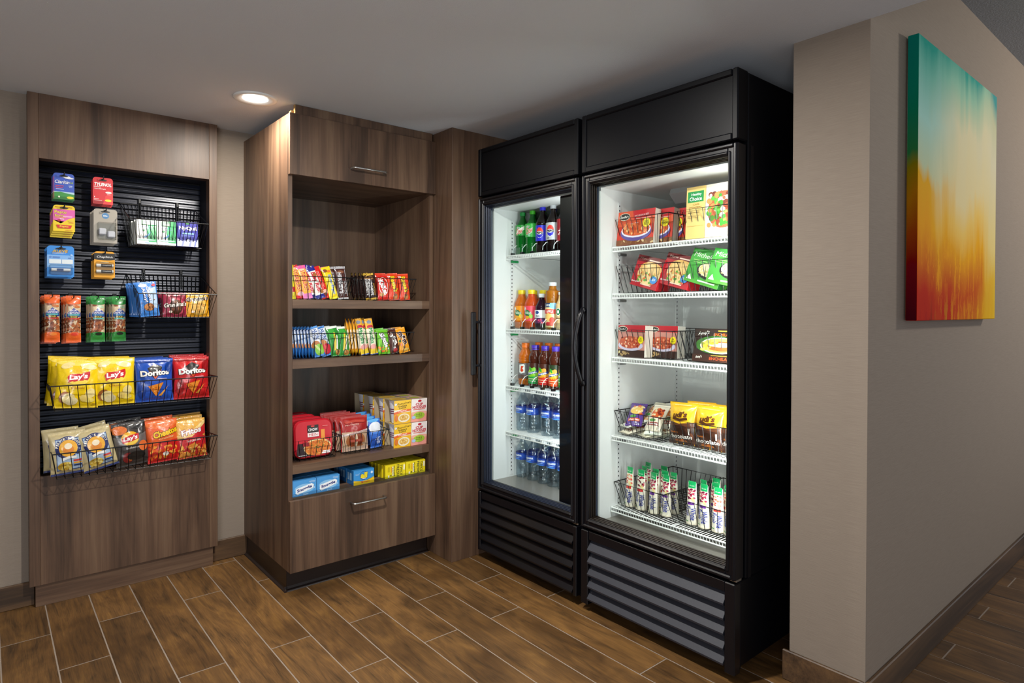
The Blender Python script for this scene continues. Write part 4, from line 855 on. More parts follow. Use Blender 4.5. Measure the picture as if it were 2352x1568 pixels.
hers = bar('#4a2824', [R(0, .93, 1, 1, '#b8b8bc'), R(0, 0, 1, .06, '#b8b8bc'), E(.5, .83, .3, .05, '#8a5a44'), T("HERSHEY'S", .36, .5, .62, .34, '#d4d4d8', -90, 0, None, .05), T('ALMONDS', .76, .36, .4, .22, '#d4d4d8', -90, 0, None, .04), R(.88, .1, .93, .9, '#c8c8cc')], W=.052, H=.15, sd=8)
rollb = [(starb, 1.050, -13, 'red and yellow fruit chew bar at the left edge, leaning'), (starp, 1.078, -11, 'pink and orange fruit chew bar, second from the left'), (babyr, 1.103, -12, 'white and navy candy bar with brown nuts, leaning'),
         (babyr, 1.137, -19, 'white and navy candy bar leaning most steeply'), (redb, 1.162, -19, 'plain red candy bar leaning beside the butter candy bar'), (butt, 1.198, -14, 'yellow butter candy bar with blue script')]
seen = set()
for k, (p, x, rl, lab) in enumerate(rollb):
    o = p if id(p) not in seen else dup(p); seen.add(id(p))
    put(o, x, yb-.004*(k % 2), Z1, 0, 8, rl, .036); tag(o, lab+', upper cabinet shelf', 'candy bar', 'leaning bars in the upper left basket')
o = hers; put(o, 1.240, yb-.003, Z1, 0, 5, -5, .05); tag(o, 'wide dark brown chocolate bar with silver letters, right of the yellow bar', 'candy bar', 'silver lettered chocolate bars')
for i in range(1, 4): o = dup(hers); put(o, 1.236-.004*i, yb+.022*i, Z1, 0, 5, -7, .05); tag(o, 'dark brown chocolate bar with silver end, %s behind the foremost one' % ORD[i], 'candy bar', 'silver lettered chocolate bars')
rear = [starb, yelb, redb, butt, starb, yelb, starp]
o = yelb; put(o, 1.006, yb, Z1, 0, 6, -3, .04); tag(o, 'yellow and red candy bar half hidden by the left cabinet side', 'candy bar')
for k in range(12):
    p = [starb, babyr, redb, yelb, butt, starp][k % 6]; r_ = k//6; o = dup(p); x = 1.026+.034*(k % 6)
    put(o, x, yb+.032+.026*r_, Z1, 0, 7, -12, .036); tag(o, '%s bar, %s row back, %s in the upper left basket' % (['red and yellow chew', 'white and navy nut', 'plain red candy', 'yellow and red candy', 'yellow butter candy', 'pink and orange chew'][k % 6], ('first', 'second')[r_], ['far left', 'second', 'third', 'fourth', 'fifth', 'far right'][k % 6]), 'candy bar', 'bars behind the front row, upper left basket')
o = bar('#2a2a86', [E(.5, .5, .3, .3, '#3c3ca8')], W=.05, H=.155, sd=12); put(o, 1.118, yb+.086, Z1, 0, 6, -10, .04); tag(o, 'plain navy candy bar rising behind the leaning bars', 'candy bar')
gold = bar('#2c1a18', [R(0, .92, 1, 1, '#d8b048'), R(0, 0, 1, .08, '#d8b048'), E(.5, .82, .4, .06, '#a87c54'), T("HERSHEY'S", .36, .48, .6, .38, '#dcdcdc', -90, 0, None, .05), T('ALMONDS', .74, .4, .45, .2, '#c8a040', -90)], W=.042, H=.125, sd=13)
for i in range(6):
    o = gold if i == 0 else dup(gold); put(o, 1.392-.0155*i-(.006 if i else 0), yb-.002+.006*i, Z1, 0 if i < 1 else 22 if i < 2 else 60, 5, -9, .03); tag(o, 'dark chocolate bar with gold end, %s' % ('facing front beside the red wafer pack' if i == 0 else ORD[i]+' from the right in the leaning row'), 'candy bar', 'gold ended chocolate bars')
kit = bar('#d8281e', [E(.5, .55, .42, .36, '#f4e8d8'), E(.5, .55, .37, .32, '#d8281e'), T('KitKat', .48, .52, .58, .42, '#fff', -70, .1, None, .045), E(.3, .22, .2, .07, '#d8a060'), E(.15, .85, .06, .03, '#f0e8e0')], W=.058, H=.12, sd=14)
put(kit, 1.446, yb-.002, Z1, 0, 5, -3, .05); tag(kit, 'red wafer bar pack with a white oval, left of the orange-red packs', 'candy bar')
ree = bar('#e8441c', [T("Reese's", .52, .6, .58, .46, '#f6d41c', -80, .1, '#6a3016', .04), R(.14, .4, .2, .8, '#6a3016'), E(.55, .14, .22, .10, '#c88850'), E(.55, .2, .14, .05, '#8a4e28'), E(.15, .88, .07, .03, '#f4ecec')], W=.056, H=.13, sd=15)
k = 0
for x, dy, rl, lab in ((1.505, .0, -4, 'orange-red peanut cup pack with yellow script, left of two'), (1.563, 0, -4, 'orange-red peanut cup pack with yellow script, right of two'), (1.455, .03, -3, 'orange-red pack behind the wafer bar'), (1.51, .03, -2, 'orange-red pack behind the left peanut cup pack'), (1.562, .03, -2, 'orange-red pack behind the right peanut cup pack'), (1.48, .058, -2, 'orange-red pack in the rear left of the right basket'), (1.54, .058, -2, 'orange-red pack in the rear right of the right basket')):
    o = ree if k == 0 else dup(ree); k += 1; put(o, x, yb+dy, Z1, 0, 5, rl, .05); tag(o, lab+', upper cabinet shelf', 'candy bar', 'orange-red peanut cup packs')

# middle shelf
Z2 = .9873
def snack(bg, art, W, H, D, sd, name='snack_bar', mat=None, crin=.002): return pillow(name, W, H, D, bg, art, mat or FILM, sd, .06, .02, crin, fill=.4)
nut = snack('#2f74c0', [R(0, .4, 1, .93, '#e8eef6'), T('NUTRI', .66, .74, .34, .32, '#1c4f9c', -90, 0, None, .03), T('GRAIN', .36, .74, .34, .24, '#1c4f9c', -90), E(.35, .42, .4, .12, '#b8743c'), E(.6, .22, .42, .2, '#8cc84c'), E(.45, .3, .1, .14, '#c8e090', 30), R(0, 0, 1, .06, '#2f74c0'), R(0, .94, 1, 1, '#4f94dc')], .052, .135, .02, 21)
nutr = snack('#2f74c0', [R(0, .4, 1, .93, '#dfe8f4'), T('NUTRI', .66, .74, .34, .32, '#1c4f9c', -90, 0, None, .03), T('GRAIN', .36, .74, .34, .24, '#1c4f9c', -90), E(.3, .45, .4, .12, '#b8743c'), E(.55, .24, .44, .18, '#c8283c'), E(.5, .3, .12, .06, '#e85a5a')], .052, .135, .02, 22)
grn = snack('#2c8c34', [E(.4, .8, .3, .15, '#3fa83c'), G([(.3, .2), (.55, .8), (.68, .78), (.5, .2)], '#e8c83c'), G([(.5, .25), (.75, .7), (.85, .66), (.66, .22)], '#f0f0e4'), E(.65, .12, .26, .09, '#b8843c'), N(.45, .06, .85, .2, 10, .07, .025, ['#d8a050', '#98642c'], 3), R(0, .93, 1, 1, '#e6ede6')], .052, .135, .024, 23)
put(nut, 1.132, yb-.002, Z2, 0, 6, -15, .045); tag(nut, 'blue and white cereal bar with a green apple, front of middle shelf', 'snack bar', 'blue cereal bars')
put(nutr, 1.170, yb+.004, Z2, 0, 6, -16, .045); tag(nutr, 'blue and white cereal bar with red fruit, beside the green bars', 'snack bar', 'blue cereal bars')
for i in range(7): o = dup(nut); put(o, 1.106-.0125*i, yb+.012+.004*i, Z2, 58, 4, -10+.8*i, .03); tag(o, 'blue cereal bar edge, %s behind the apple bar in the leaning row' % ['first', 'second', 'third', 'fourth', 'fifth', 'sixth', 'last'][i], 'snack bar', 'blue cereal bars')
put(grn, 1.213, yb+.003, Z2, 0, 6, -10, .045); tag(grn, 'green crunchy granola bar, left of the two green ones', 'snack bar', 'green granola bars')
o = dup(grn); put(o, 1.250, yb, Z2, 0, 6, -4, .045); tag(o, 'green crunchy granola bar, right of the two green ones', 'snack bar', 'green granola bars')
for i in range(4): o = dup(grn); put(o, 1.16+.03*i, yb+.045+.004*i, Z2, 0, 5, -6, .045); tag(o, 'green granola bar standing behind the front bars, %s from the left' % ORD[i].replace('foremost', 'first'), 'snack bar', 'green granola bars')
mam = snack('#e8a82c', [R(0, .12, 1, .95, '#f0b43c'), R(0, .2, 1, .72, '#f4ecd4'), E(.5, .9, .3, .05, '#8a94a8'), E(.5, .77, .4, .05, '#c8283c'), T('Mamba', .5, .52, .42, .5, '#2f9a4c', -90, 0, '#f8f4e0', .05), E(.5, .22, .4, .07, '#f0a8a0'), R(0, 0, 1, .16, '#f0d030'), R(0, 0, 1, .03, '#2c4fa8')], .040, .172, .02, 24, 'candy_bar')
put(mam, 1.350, yb, Z2, 0, 6, -11, .036); tag(mam, 'tall fruit chew pack with green lettering, left of two front ones', 'candy bar', 'tall fruit chew packs')
o = dup(mam); put(o, 1.396, yb, Z2, 0, 6, -8, .036); tag(o, 'tall fruit chew pack with green lettering, right of two front ones', 'candy bar', 'tall fruit chew packs')
for i in range(4): o = dup(mam); put(o, 1.326-.0125*i, yb+.012+.006*i, Z2, 60, 6, -9, .03); tag(o, 'tall fruit chew pack, %s behind the left front one' % ['first', 'second', 'third', 'fourth'][i], 'candy bar', 'tall fruit chew packs')
for i in range(3): o = dup(mam); put(o, 1.374-.006*i, yb+.022+.016*i, Z2, 30, 6, -8, .036); tag(o, 'tall fruit chew pack, %s behind the right front one' % ['first', 'second', 'third'][i], 'candy bar', 'tall fruit chew packs')
ski = snack('#6cc02c', [E(.4, .6, .3, .3, '#84d040'), T('Skittles', .55, .52, .72, .34, '#f4f4f4', -70, .1, '#1c1c1c', .05), N(.05, .08, .95, .4, 12, .1, .04, ['#e84a2c', '#f0d030', '#f08a2c', '#8c4cc0'], 4)], .062, .118, .022, 25, 'candy_bag')
put(ski, 1.451, yb, Z2, 0, 6, -4, .05); tag(ski, 'bright green candy bag with black-edged lettering, middle shelf', 'candy bag', 'candy bags on the middle shelf')
mmb = snack('#4c2418', [T('m&m', .55, .62, .5, .42, '#f4f0ec', -72, .1, None, .06), T("'s", .5, .25, .2, .3, '#f4f0ec', -72), E(.5, .13, .2, .08, '#b02830'), E(.3, .8, .2, .05, '#6c3c28')], .056, .118, .022, 26, 'candy_bag')
put(mmb, 1.510, yb, Z2, 0, 6, -12, .05); tag(mmb, 'dark brown candy bag with white lettering, middle shelf', 'candy bag', 'candy bags on the middle shelf')
mmy = snack('#f0a01c', [T('m&m', .55, .6, .52, .42, '#4c2418', -72, .1, '#f4f0ec', .06), T("'s", .5, .26, .2, .3, '#4c2418', -72), E(.2, .5, .1, .05, '#3f8a3c'), E(.25, .35, .1, .05, '#d8682c'), E(.6, .12, .25, .06, '#e8c05c')], .06, .122, .022, 27, 'candy_bag')
put(mmy, 1.562, yb, Z2, 0, 6, -13, .05); tag(mmy, 'orange-yellow candy bag with brown lettering at the right end', 'candy bag', 'candy bags on the middle shelf')
for i, (p, x, lab) in enumerate(((ski, 1.448, 'green candy bag, second behind the green front bag'), (mmb, 1.50, 'dark brown candy bag, second behind the brown front bag'), (mmy, 1.545, 'orange-yellow candy bag, second behind the orange front bag'))):
    o = dup(p); put(o, x, yb+.034, Z2+.004, 0, 6, -5, .05); tag(o, lab, 'candy bag', 'candy bags on the middle shelf')

# lower shelf: noodle trays, pastries, cup soups
Z3 = .5417
def rrect(W, H, r, n=5):
    p = []
    for cx, cz, a in ((W/2-r, r, -90), (W/2-r, H-r, 0), (-W/2+r, H-r, 90), (-W/2+r, r, 180)): p += [(cx+r*math.cos(math.radians(a+90*i/n)), cz+r*math.sin(math.radians(a+90*i/n))) for i in range(n+1)]
    return p
e = empty('noodle_tray'); Wc, Hc = .175, .165
m = M(); q = rrect(Wc, Hc, .035); q2 = [(x*.93, Hc/2+(z-Hc/2)*.93) for x, z in q]; n = len(q)
m.add([(x, -.030, z) for x, z in q2]+[(x, -.022, z) for x, z in q]+[(x, .018, z) for x, z in q], [tuple(range(n))]+[(k, n+k, n+(k+1) % n, (k+1) % n) for k in range(n)]+[(n+k, 2*n+k, 2*n+(k+1) % n, n+(k+1) % n) for k in range(n)]+[tuple(range(2*n, 3*n))[::-1]], '#c81c2c')
draw(m, lambda a, b, o: (a-Wc/2, -.030-o, b), Wc, Hc, [G([(.05, .2), (.05, .1), (.14, .05), (.5, .05), (.5, .4), (.07, .4)], '#2a0f14'), E(.58, .27, .36, .22, '#e8d9a0'), E(.58, .25, .34, .2, '#e07a28'), N(.3, .1, .86, .42, 90, .05, .008, ['#f0a040', '#e88a2c', '#d86a1c', '#f6c060', '#a83c1c', '#3c7a2c'], 3), R(.68, .42, .78, .72, '#e8963a'), R(.33, .66, .62, .86, '#2a2220'), E(.47, .83, .05, .02, '#d83a3a'), T('CHOW', .475, .74, .24, .075, '#fff'), R(.33, .55, .62, .66, '#f4e8e8'), T('MEIN', .475, .605, .22, .07, '#c81c2c'), R(.2, .32, .36, .42, '#8a1420'), R(.72, .8, .86, .82, '#e87a7a'), R(.7, .12, .9, .15, '#fff'), R(.68, .08, .9, .11, '#fff'), R(.08, .08, .28, .095, '#ddd')], cell=.2)
m.build('printed_sleeve', CARD, e)
m = M(); q3 = [(x*.9, Hc/2+(z-Hc/2)*.9) for x, z in q]; m.add([(x, .018, z) for x, z in q3]+[(x*.8, .045, Hc/2+(z-Hc/2)*.8) for x, z in q3], [(k, n+k, n+(k+1) % n, (k+1) % n) for k in range(n)]+[tuple(range(n, 2*n))[::-1]], '#1c1416'); m.build('tray', PAINT, e)
line(e, 4, 'red noodle tray with a picture of noodles', 'left basket of the lower cabinet shelf', 'noodle tray', 'red noodle trays', (1.113, 2.70, Z3+.004), (-.003, .078, 0), back=6)
o = pillow('pastry_pack', .135, .158, .04, '#a8221f', [R(.02, 0, .98, .56, '#caa888'), E(.5, .3, .36, .24, '#a8683c'), E(.38, .3, .15, .17, '#8a3c1c'), E(.62, .32, .15, .17, '#8a3c1c'), E(.5, .3, .06, .2, '#e8d0b0'), R(.28, .26, .72, .33, '#b85848'), R(.02, .0, .98, .12, '#d8b8a0'), G([(.02, .5), (.98, .6), (.98, .54), (.02, .44)], '#e8d8d0'), T('CINNAMON ROLL', .6, .54, .7, .045, '#a8221f', 5), T('Mrs Freshley', .38, .76, .5, .06, '#f0d0c0', 3, .2), G([(.1, .86), (.5, .9), (.9, .86), (.85, .8), (.5, .83), (.15, .8)], '#c04030')], FOIL, 81, .06, .03, .004)
line(o, 5, 'red-topped cinnamon pastry pack', 'in the right basket of the lower cabinet shelf', 'pastry pack', 'red-topped pastry packs', (1.315, 2.695, Z3+.005), (-.005, .046, 0), back=5, jit=.004, sd=1)
o = pillow('pastry_pack', .062, .135, .03, '#2a64c8', [E(.5, .7, .5, .2, '#e8ecf4'), E(.4, .95, .5, .06, '#5cb0ec'), R(.1, .1, .9, .34, '#1d4ca8'), T('Pop-Tarts', .6, .25, .22, .5, '#e8f0ff', -80), R(.0, .48, 1, .55, '#3f80e0')], FOIL, 83, .07, .02, .003)
line(o, 4, 'blue and silver snack pack', 'at the right end of the right lower basket', 'pastry pack', 'blue and silver snack packs', (1.420, 2.685, Z3+.005), (.003, .05, .004), back=6, roll=-3, w=.05, jit=.002, sd=2)
def cuppack(kind):
    e = empty('cup_soup'); W, H, D = (.093, .112, .096) if kind == 'm' else (.088, .112, .096)
    m = M(); t = .0008; x = W/2; xs = x*.90
    # sleeve open at the sides: front, top, back panels leaning in at the foot
    pts = [(-D/2+.006, 0), (-D/2, H), (D/2, H), (D/2-.006, 0)]
    for (ay, az), (by, bz) in zip(pts, pts[1:]):
        m.add([(-x, ay, az), (x, ay, az), (x, by, bz), (-x, by, bz)], [(0, 1, 2, 3)], '#b9a88c')
    art = ([R(0, 0, 1, 1, '#f2b81c'), E(.5, .62, .75, .12, '#e86a24'), E(.5, .57, .8, .1, '#f8f0dc'), R(0, .6, 1, 1, '#f4c428'), T('Maruchan', .55, .87, .82, .1, '#1b1712', 6), E(.1, .84, .07, .05, '#e8e4da'), T('Instant', .5, .76, .5, .075, '#1b1712', 4), T('Lunch', .5, .68, .4, .07, '#1b1712', 4), G([(0, .5), (.5, .6), (1, .6), (1, .52), (.5, .5), (0, .4)], '#ee6c28'), T('Chicken', .5, .55, .5, .06, '#fff', 6, .15), E(.58, .24, .34, .19, '#f4ead0'), E(.58, .25, .27, .13, '#e4b85c'), N(.4, .15, .76, .34, 16, .06, .02, ['#f0d080', '#d8a040', '#f6e4b0', '#c88830'], 6), E(.14, .26, .1, .14, '#e07a28')]
           if kind == 'm' else [R(0, 0, 1, 1, '#f4ece8'), R(0, 0, 1, .38, '#f0a090'), E(.5, .38, .6, .08, '#f4b8a4'), E(.52, .9, .12, .05, '#c8283c'), T('CUP', .5, .76, .46, .11, '#c8283c', 0, 0, None, .04), T('NOODLES', .5, .64, .86, .11, '#c8283c', 0, 0, None, .04), R(.12, .52, .88, .56, '#e07a6c'), E(.5, .27, .36, .15, '#a8c83c'), T('Pork &', .5, .32, .36, .06, '#3c5a1c'), T('Shrimp', .5, .24, .4, .06, '#3c5a1c'), E(.16, .2, .12, .07, '#a8c8e8')])
    draw(m, lambda a, b, o: (a-x, -D/2+.006*(1-b/H)-o, b), W, H, art, cell=.2)
    draw(m, lambda a, b, o: (a-x, b-D/2, H+o), W, D, [E(.5, .5, .44, .42, '#e8c860' if kind == 'm' else '#eeb8a8'), E(.5, .5, .3, .28, '#d8a848' if kind == 'm' else '#b8c84c')], cell=.2)
    m.build('card_sleeve', CARD, e)
    m = M(); m.lathe([(.030, .001), (.042, H-.006), (.0445, H-.006), (.0445, H-.002)], 28, '#eceef2'); draw(m, lambda a, b, o: ((-.0425+.0028*(1-b/.1)*4-o)*math.cos(a/.05), (-.0425+.0028*(1-b/.1)*4-o)*math.sin(a/.05), b), .06, .1, [], cell=.2)
    for zz in (.045, .055, .065): m.lathe([(.0355+(zz-.045)*.11, zz), (.0358+(zz-.045)*.11, zz+.005)], 28, '#7c3c5c' if kind == 'm' else '#c85c5c', cap=False)
    m.build('foam_cup', PAINT, e, smooth=False)
    return e
a, b = cuppack('m'), cuppack('c'); first = {0: a, 1: b}; used = set()
for lv in range(2):
    for kd, x, n_, y0, w_, g in ((0, 1.530, 4, 2.676, 'yellow chicken cup soup', 'yellow cup soups'), (1, 1.6225, 3, 2.676, 'pink and white cup soup', 'pink and white cup soups')):
        for i in range(n_):
            p = first[kd]; o = p if kd not in used else dup(p); used.add(kd)
            put(o, x-.003*i*(1-kd), y0+.1005*i, Z3+.1135*lv); tag(o, '%s in its card sleeve, %s level, %s from the front' % (w_, ('bottom', 'top')[lv], ['nearest', 'second', 'third', 'fourth'][i]), 'cup soup', g)

# laundry boxes on the deck
Z4 = .4053
o = carton('dryer_sheet_box', .104, .066, .055, '#4f9ee0', [R(0, 0, 1, 1, '#4f9ee0'), E(.5, .45, .42, .3, '#8cc4ee'), G([(.12, .22), (.15, .5), (.8, .72), (.9, .62), (.85, .4), (.2, .1)], '#f4f8fc'), T('Snuggle', .5, .42, .62, .24, '#2a3580', 12, .1, None, .04), R(.7, .84, .95, .87, '#cfe4f8'), R(.72, .78, .93, .8, '#cfe4f8'), T('2', .92, .42, .04, .1, '#e8f2fc'), T('Sheets', .55, .09, .22, .1, '#dceefc', 5), R(.04, .12, .12, .14, '#cfe4f8')], side='#3c86c8', top='#4a98dc')
used = 0
for j in range(2):
    for i in range(3):
        q = o if used == 0 else dup(o); used += 1; put(q, 1.0455+.1065*j, 2.646+.058*i, Z4)
        tag(q, 'light blue dryer sheet box, %s pair, %s' % (('left', 'right')[j], ('front', 'middle', 'rear')[i]), 'laundry box', 'light blue dryer sheet boxes')
o = carton('detergent_box', .102, .066, .07, '#3f97dc', [G([(0, 0), (0, .32), (.35, .22), (.7, .26), (1, .42), (1, 0)], '#f2c41c'), E(.5, .6, .2, .3, '#1d4f9c'), E(.5, .6, .18, .27, '#3f97dc'), T('all', .5, .62, .3, .36, '#f6e21c', 0, .1, '#1d4f9c', .05), R(.42, .36, .6, .42, '#d8dce4'), E(.88, .74, .06, .09, '#d8ecfc'), E(.4, .17, .03, .08, '#e03a2c'), T('detergent', .6, .16, .34, .1, '#e8622c'), R(.08, .75, .3, .77, '#b8dcf4'), R(.08, .68, .26, .7, '#b8dcf4')], side='#2f7cc0', sideart=[R(.15, .3, .4, .8, '#a8d0ec'), R(.5, .3, .75, .8, '#a8d0ec')], top='#3a90d4')
line(o, 3, 'blue and yellow detergent box', 'in the middle of the cabinet deck', 'laundry box', 'blue and yellow detergent boxes', (1.322, 2.652, Z4), (0, .073, 0))
o = carton('bleach_box', .108, .062, .024, '#f2dc1c', [T('TWICE', .79, .5, .8, .12, '#3a3a1c', -90), T('FRESH', .62, .5, .9, .14, '#3a3a1c', -90), T('DRY CHLORINE', .44, .5, .8, .06, '#3a3a1c', -90), R(.34, .15, .40, .85, '#f8f4dc'), T('BLEACH', .37, .5, .5, .05, '#3a3a1c', -90), R(.28, .4, .31, .85, '#e88a2c'), G([(.88, .5), (.9, .9), (.97, .85), (.95, .45)], '#f8f4dc'), T('1', .27, .2, .1, .05, '#3a3a1c', -90), E(.16, .15, .04, .1, '#f8f4dc'), R(.12, .5, .15, .85, '#b8a414'), R(.18, .5, .2, .85, '#b8a414')], side='#d8c014', top='#e8d21c')
used = 0
for j in range(2):
    for i in range(5):
        q = o if used == 0 else dup(o); used += 1; put(q, 1.4905+.1115*j-.004*i*(1-j), 2.640+.0265*i, Z4)
        tag(q, 'yellow bleach packet box, %s row, %s from the front' % (('left', 'right')[j], ('first', 'second', 'third', 'fourth', 'fifth')[i]), 'laundry box', 'yellow bleach boxes')
# ------------------------------------------------------------------ drinks in the far fridge
def prof(h, r, neck=.013, sh=.62, waist=0, wz=.35, base_=.9):
    p = [(.001, .004), (r*.6, .001), (r*base_, .002), (r, .012)]
    n = 16
    for k in range(1, n+1):
        z = .012+(h*sh-.012)*k/n; q = r*(1-waist*math.exp(-((z/h-wz)/.1)**2)); p.append((q, z))
    for k in range(1, 9):
        t = k/8; z = h*sh+(h*.90-h*sh)*t; p.append((neck+(r-neck)*(math.cos(PI*t)*.5+.5), z))
    p += [(neck, h*.915), (neck+.0015, h*.917), (neck+.0015, h*.925), (neck*.9, h*.93), (neck*.85, h*.975)]
    return p
def ripple(p, z0, z1, amp, n=7):
    out = []
    for r, z in p: out.append((r, z))
    extra = []
    for k in range(n*4):
        z = z0+(z1-z0)*k/(n*4-1); R_ = max(r for r, q in p); extra.append((R_-amp*(.5-.5*math.cos(2*PI*n*(z-z0)/(z1-z0))), z))
    lo = [q for q in out if q[1] < z0]; hi = [q for q in out if q[1] > z1]; return lo+extra+hi
def capp(h, r=.0145, t=.018): return [(.001, h-t), (r, h-t), (r, h-.001), (r-.001, h), (.001, h)]
GRN = drink('green_soda', '#0f8a2c', .55); COLA = drink('cola', '#120605', .05); ORJ = drink('orange_juice_drink', '#e8761a', .35); ORR = drink('red_orange_drink', '#e0521c', .3); PUR = drink('dark_berry_juice', '#22081c', .05)
AMB = drink('amber_juice', '#c87a1c', .6); TEAM = drink('brown_tea', '#5c2a1c', .4); COF = plain('cream_coffee', '#c8a878', .25, coat=.5); CAPB = plain('blue_cap', '#2a2ad0', .35); CAPG = plain('green_cap', '#128a3c', .35); CAPL = plain('light_green_cap', '#3fb020', .35)
CAPW = plain('white_cap', '#e8eaec', .35); CAPGR = plain('silver_cap', '#c4c6ca', .35); CAPY = plain('yellow_cap', '#ecd41c', .35); CAPO = plain('orange_cap', '#f07418', .35); CAPP = plain('violet_cap', '#4a30b8', .35)
BX = 2.045
def bput(o, y, z, lab, grp, x=BX, rz=SIDE+22): o.location = (x, y, z); o.rotation_euler = (0, 0, math.radians(rz)); tag(o, lab, 'bottle', grp)
LB = lambda z0, z1, r: (z0, z1, r)
dew = bottle('soda_bottle', ripple(prof(.215, .0345, .012, .60), .015, .055, .0015, 3), GRN, CAPG, capp(.215), LB(.098, .15, .0345), [R(0, 0, 1, 1, '#1c9a34'), T('Mtn', .44, .72, .16, .34, '#e8f0e0', 12, .3, '#0c4c1c'), G([(.3, .1), (.36, .5), (.7, .9), (.7, .55)], '#f0ece0'), T('Dew', .5, .42, .27, .52, '#d8281e', 18, .3, '#f4f0e4', .01)], '#1c9a34')
ddew = bottle('soda_bottle', ripple(prof(.215, .0345, .012, .60), .015, .055, .0015, 3), GRN, CAPL, capp(.215), LB(.085, .15, .0345), [R(0, 0, 1, 1, '#2cb03c'), T('Mtn', .44, .78, .16, .24, '#e8f0e0', 12, .3, '#0c4c1c'), T('Dew', .5, .5, .27, .44, '#d8281e', 18, .3, '#f4f0e4', .01), T('DIET', .5, .15, .12, .2, '#dcecf4')], '#2cb03c')
gl = [E(.5, .52, .155, .33, '#f4f4f4'), G([(.35, .56), (.37, .72), (.44, .84), (.5, .86), (.58, .82), (.63, .7), (.65, .56), (.5, .62)], '#e8382c'), G([(.35, .46), (.4, .28), (.5, .2), (.6, .28), (.65, .46), (.5, .4)], '#2a28c0'), T('PEPSI', .5, .51, .27, .13, '#101018', 0, 0, None, .05)]
pep = bottle('soda_bottle', prof(.225, .0335, .012, .62, .06, .3), COLA, CAPB, capp(.225), LB(.06, .135, .0342), gl, '#2a28c8')
dpe = bottle('soda_bottle', prof(.225, .0335, .012, .62, .06, .3), COLA, CAPGR, capp(.225), LB(.06, .14, .0342), [R(0, 0, 1, 1, '#b4b6ba')]+gl+[T('DIET', .42, .1, .1, .08, '#202028')], '#b4b6ba')
red = bottle('soda_bottle', prof(.225, .0335, .012, .62, .06, .3), COLA, CAPGR, capp(.225), LB(.05, .15, .0342), [T('Dr Pepper', .5, .5, .5, .2, '#f0e8e8', 80)], '#8a1c24')
s1y = (2.350, 2.277, 2.2045, 2.132, 2.06)
nm = ['dark green soda bottle, leftmost on the top drinks shelf', 'lighter green soda bottle with a light green cap', 'cola bottle with a blue label and blue cap', 'cola bottle with a silver label and silver cap', 'cola bottle with a dark red label at the stile']
for k, (p, y) in enumerate(zip((dew, ddew, pep, dpe, red), s1y)):
    bput(p, y, 1.4675, nm[k]+', front row', 'soda bottles on the top drinks shelf')
    for i in (1, 2, 3): o = dup(p); bput(o, y, 1.4675, nm[k]+', %s row back' % ('one', 'two', 'three')[i-1], 'soda bottles on the top drinks shelf', BX+.074*i)
spl = lambda bg, c2: [R(0, 0, 1, 1, bg), E(.34, .8, .05, .12, '#e8e4dc'), G([(.3, .45), (.36, .75), (.5, .72), (.66, .4), (.6, .3), (.4, .34)], '#1c6a3c'), T('Splash', .48, .52, .26, .28, '#d8f0d0', -14, .1, '#0f4424'), E(.6, .3, .08, .14, c2), E(.45, .22, .08, .12, '#e8a02c')]
vp = ripple(prof(.19, .036, .0175, .60, .05, .68), .012, .03, .001, 2)
v8a = bottle('juice_bottle', vp, ORJ, CAPY, capp(.19, .019, .02), LB(.04, .112, .0362), spl('#f0961c', '#e8c83c'), '#f0961c')
v8b = bottle('juice_bottle', vp, ORR, CAPY, capp(.19, .019, .02), LB(.04, .112, .0362), spl('#ec4a5c', '#9ac83c'), '#ec4a5c')
oc = bottle('juice_bottle', prof(.17, .033, .013, .58, .05, .6), PUR, CAPW, capp(.17, .015, .018), LB(.028, .092, .0332), [R(0, .42, 1, 1, '#eceef0'), E(.42, .82, .09, .12, '#2a4c8c'), T('CRAN+', .45, .55, .2, .16, '#2a2a44'), R(0, 0, 1, .42, '#3c1c4c'), N(.3, .03, .7, .38, 16, .03, .09, ['#c82850', '#e85070', '#5c3c9c', '#8c2c5c'], 8)], '#eceef0')
ap = bottle('juice_bottle', ripple(prof(.222, .035, .0175, .72, .05, .66), .15, .18, .002, 2), AMB, CAPGR, capp(.222, .019, .018), LB(.012, .125, .0352), [R(0, .82, 1, 1, '#2a3c5c'), T('JUICE', .42, .9, .22, .1, '#f0f0f0'), G([(.5, .82), (.52, 1), (.75, 1), (.75, .7)], '#7cb4dc'), R(0, .56, 1, .74, '#d8342c'), T('APPLE', .5, .65, .26, .12, '#f6e8e0'), E(.45, .42, .14, .16, '#e8b868'), E(.6, .3, .1, .12, '#d84a3c'), E(.45, .14, .12, .08, '#c82c34'), E(.6, .12, .1, .07, '#e85a4c')], '#e8c894')
cf = bottle('coffee_bottle', prof(.175, .031, .018, .62), COF, CAPGR, capp(.175, .02, .012), LB(.03, .12, .0312), [R(0, 0, 1, 1, '#c8a878'), E(.42, .6, .12, .2, '#f0ece0'), E(.42, .6, .1, .17, '#1c6a44'), E(.42, .6, .05, .09, '#f0ece0'), R(.3, .25, .6, .29, '#4c2c1c')], '#c8a878')
s2y = (2.355, 2.2815, 2.209, 2.134, 2.068); n2 = ['orange juice drink bottle with a yellow cap', 'red-labelled orange juice drink bottle', 'short dark berry juice bottle with a white label', 'tall amber apple juice bottle', 'tan bottled coffee at the stile']
for k, (p, y) in enumerate(zip((v8a, v8b, oc, ap, cf), s2y)):
    bput(p, y, 1.1085, n2[k]+', front row of second drinks shelf', 'juice bottles on the second drinks shelf')
    for i in (1, 2):
        q = v8b if k == 2 else p; o = dup(q); bput(o, y, 1.1085, ('yellow-capped red juice drink bottle behind the short dark bottle' if k == 2 else n2[k])+', %s row back' % ('one', 'two')[i-1], 'juice bottles on the second drinks shelf', BX+.078*i)
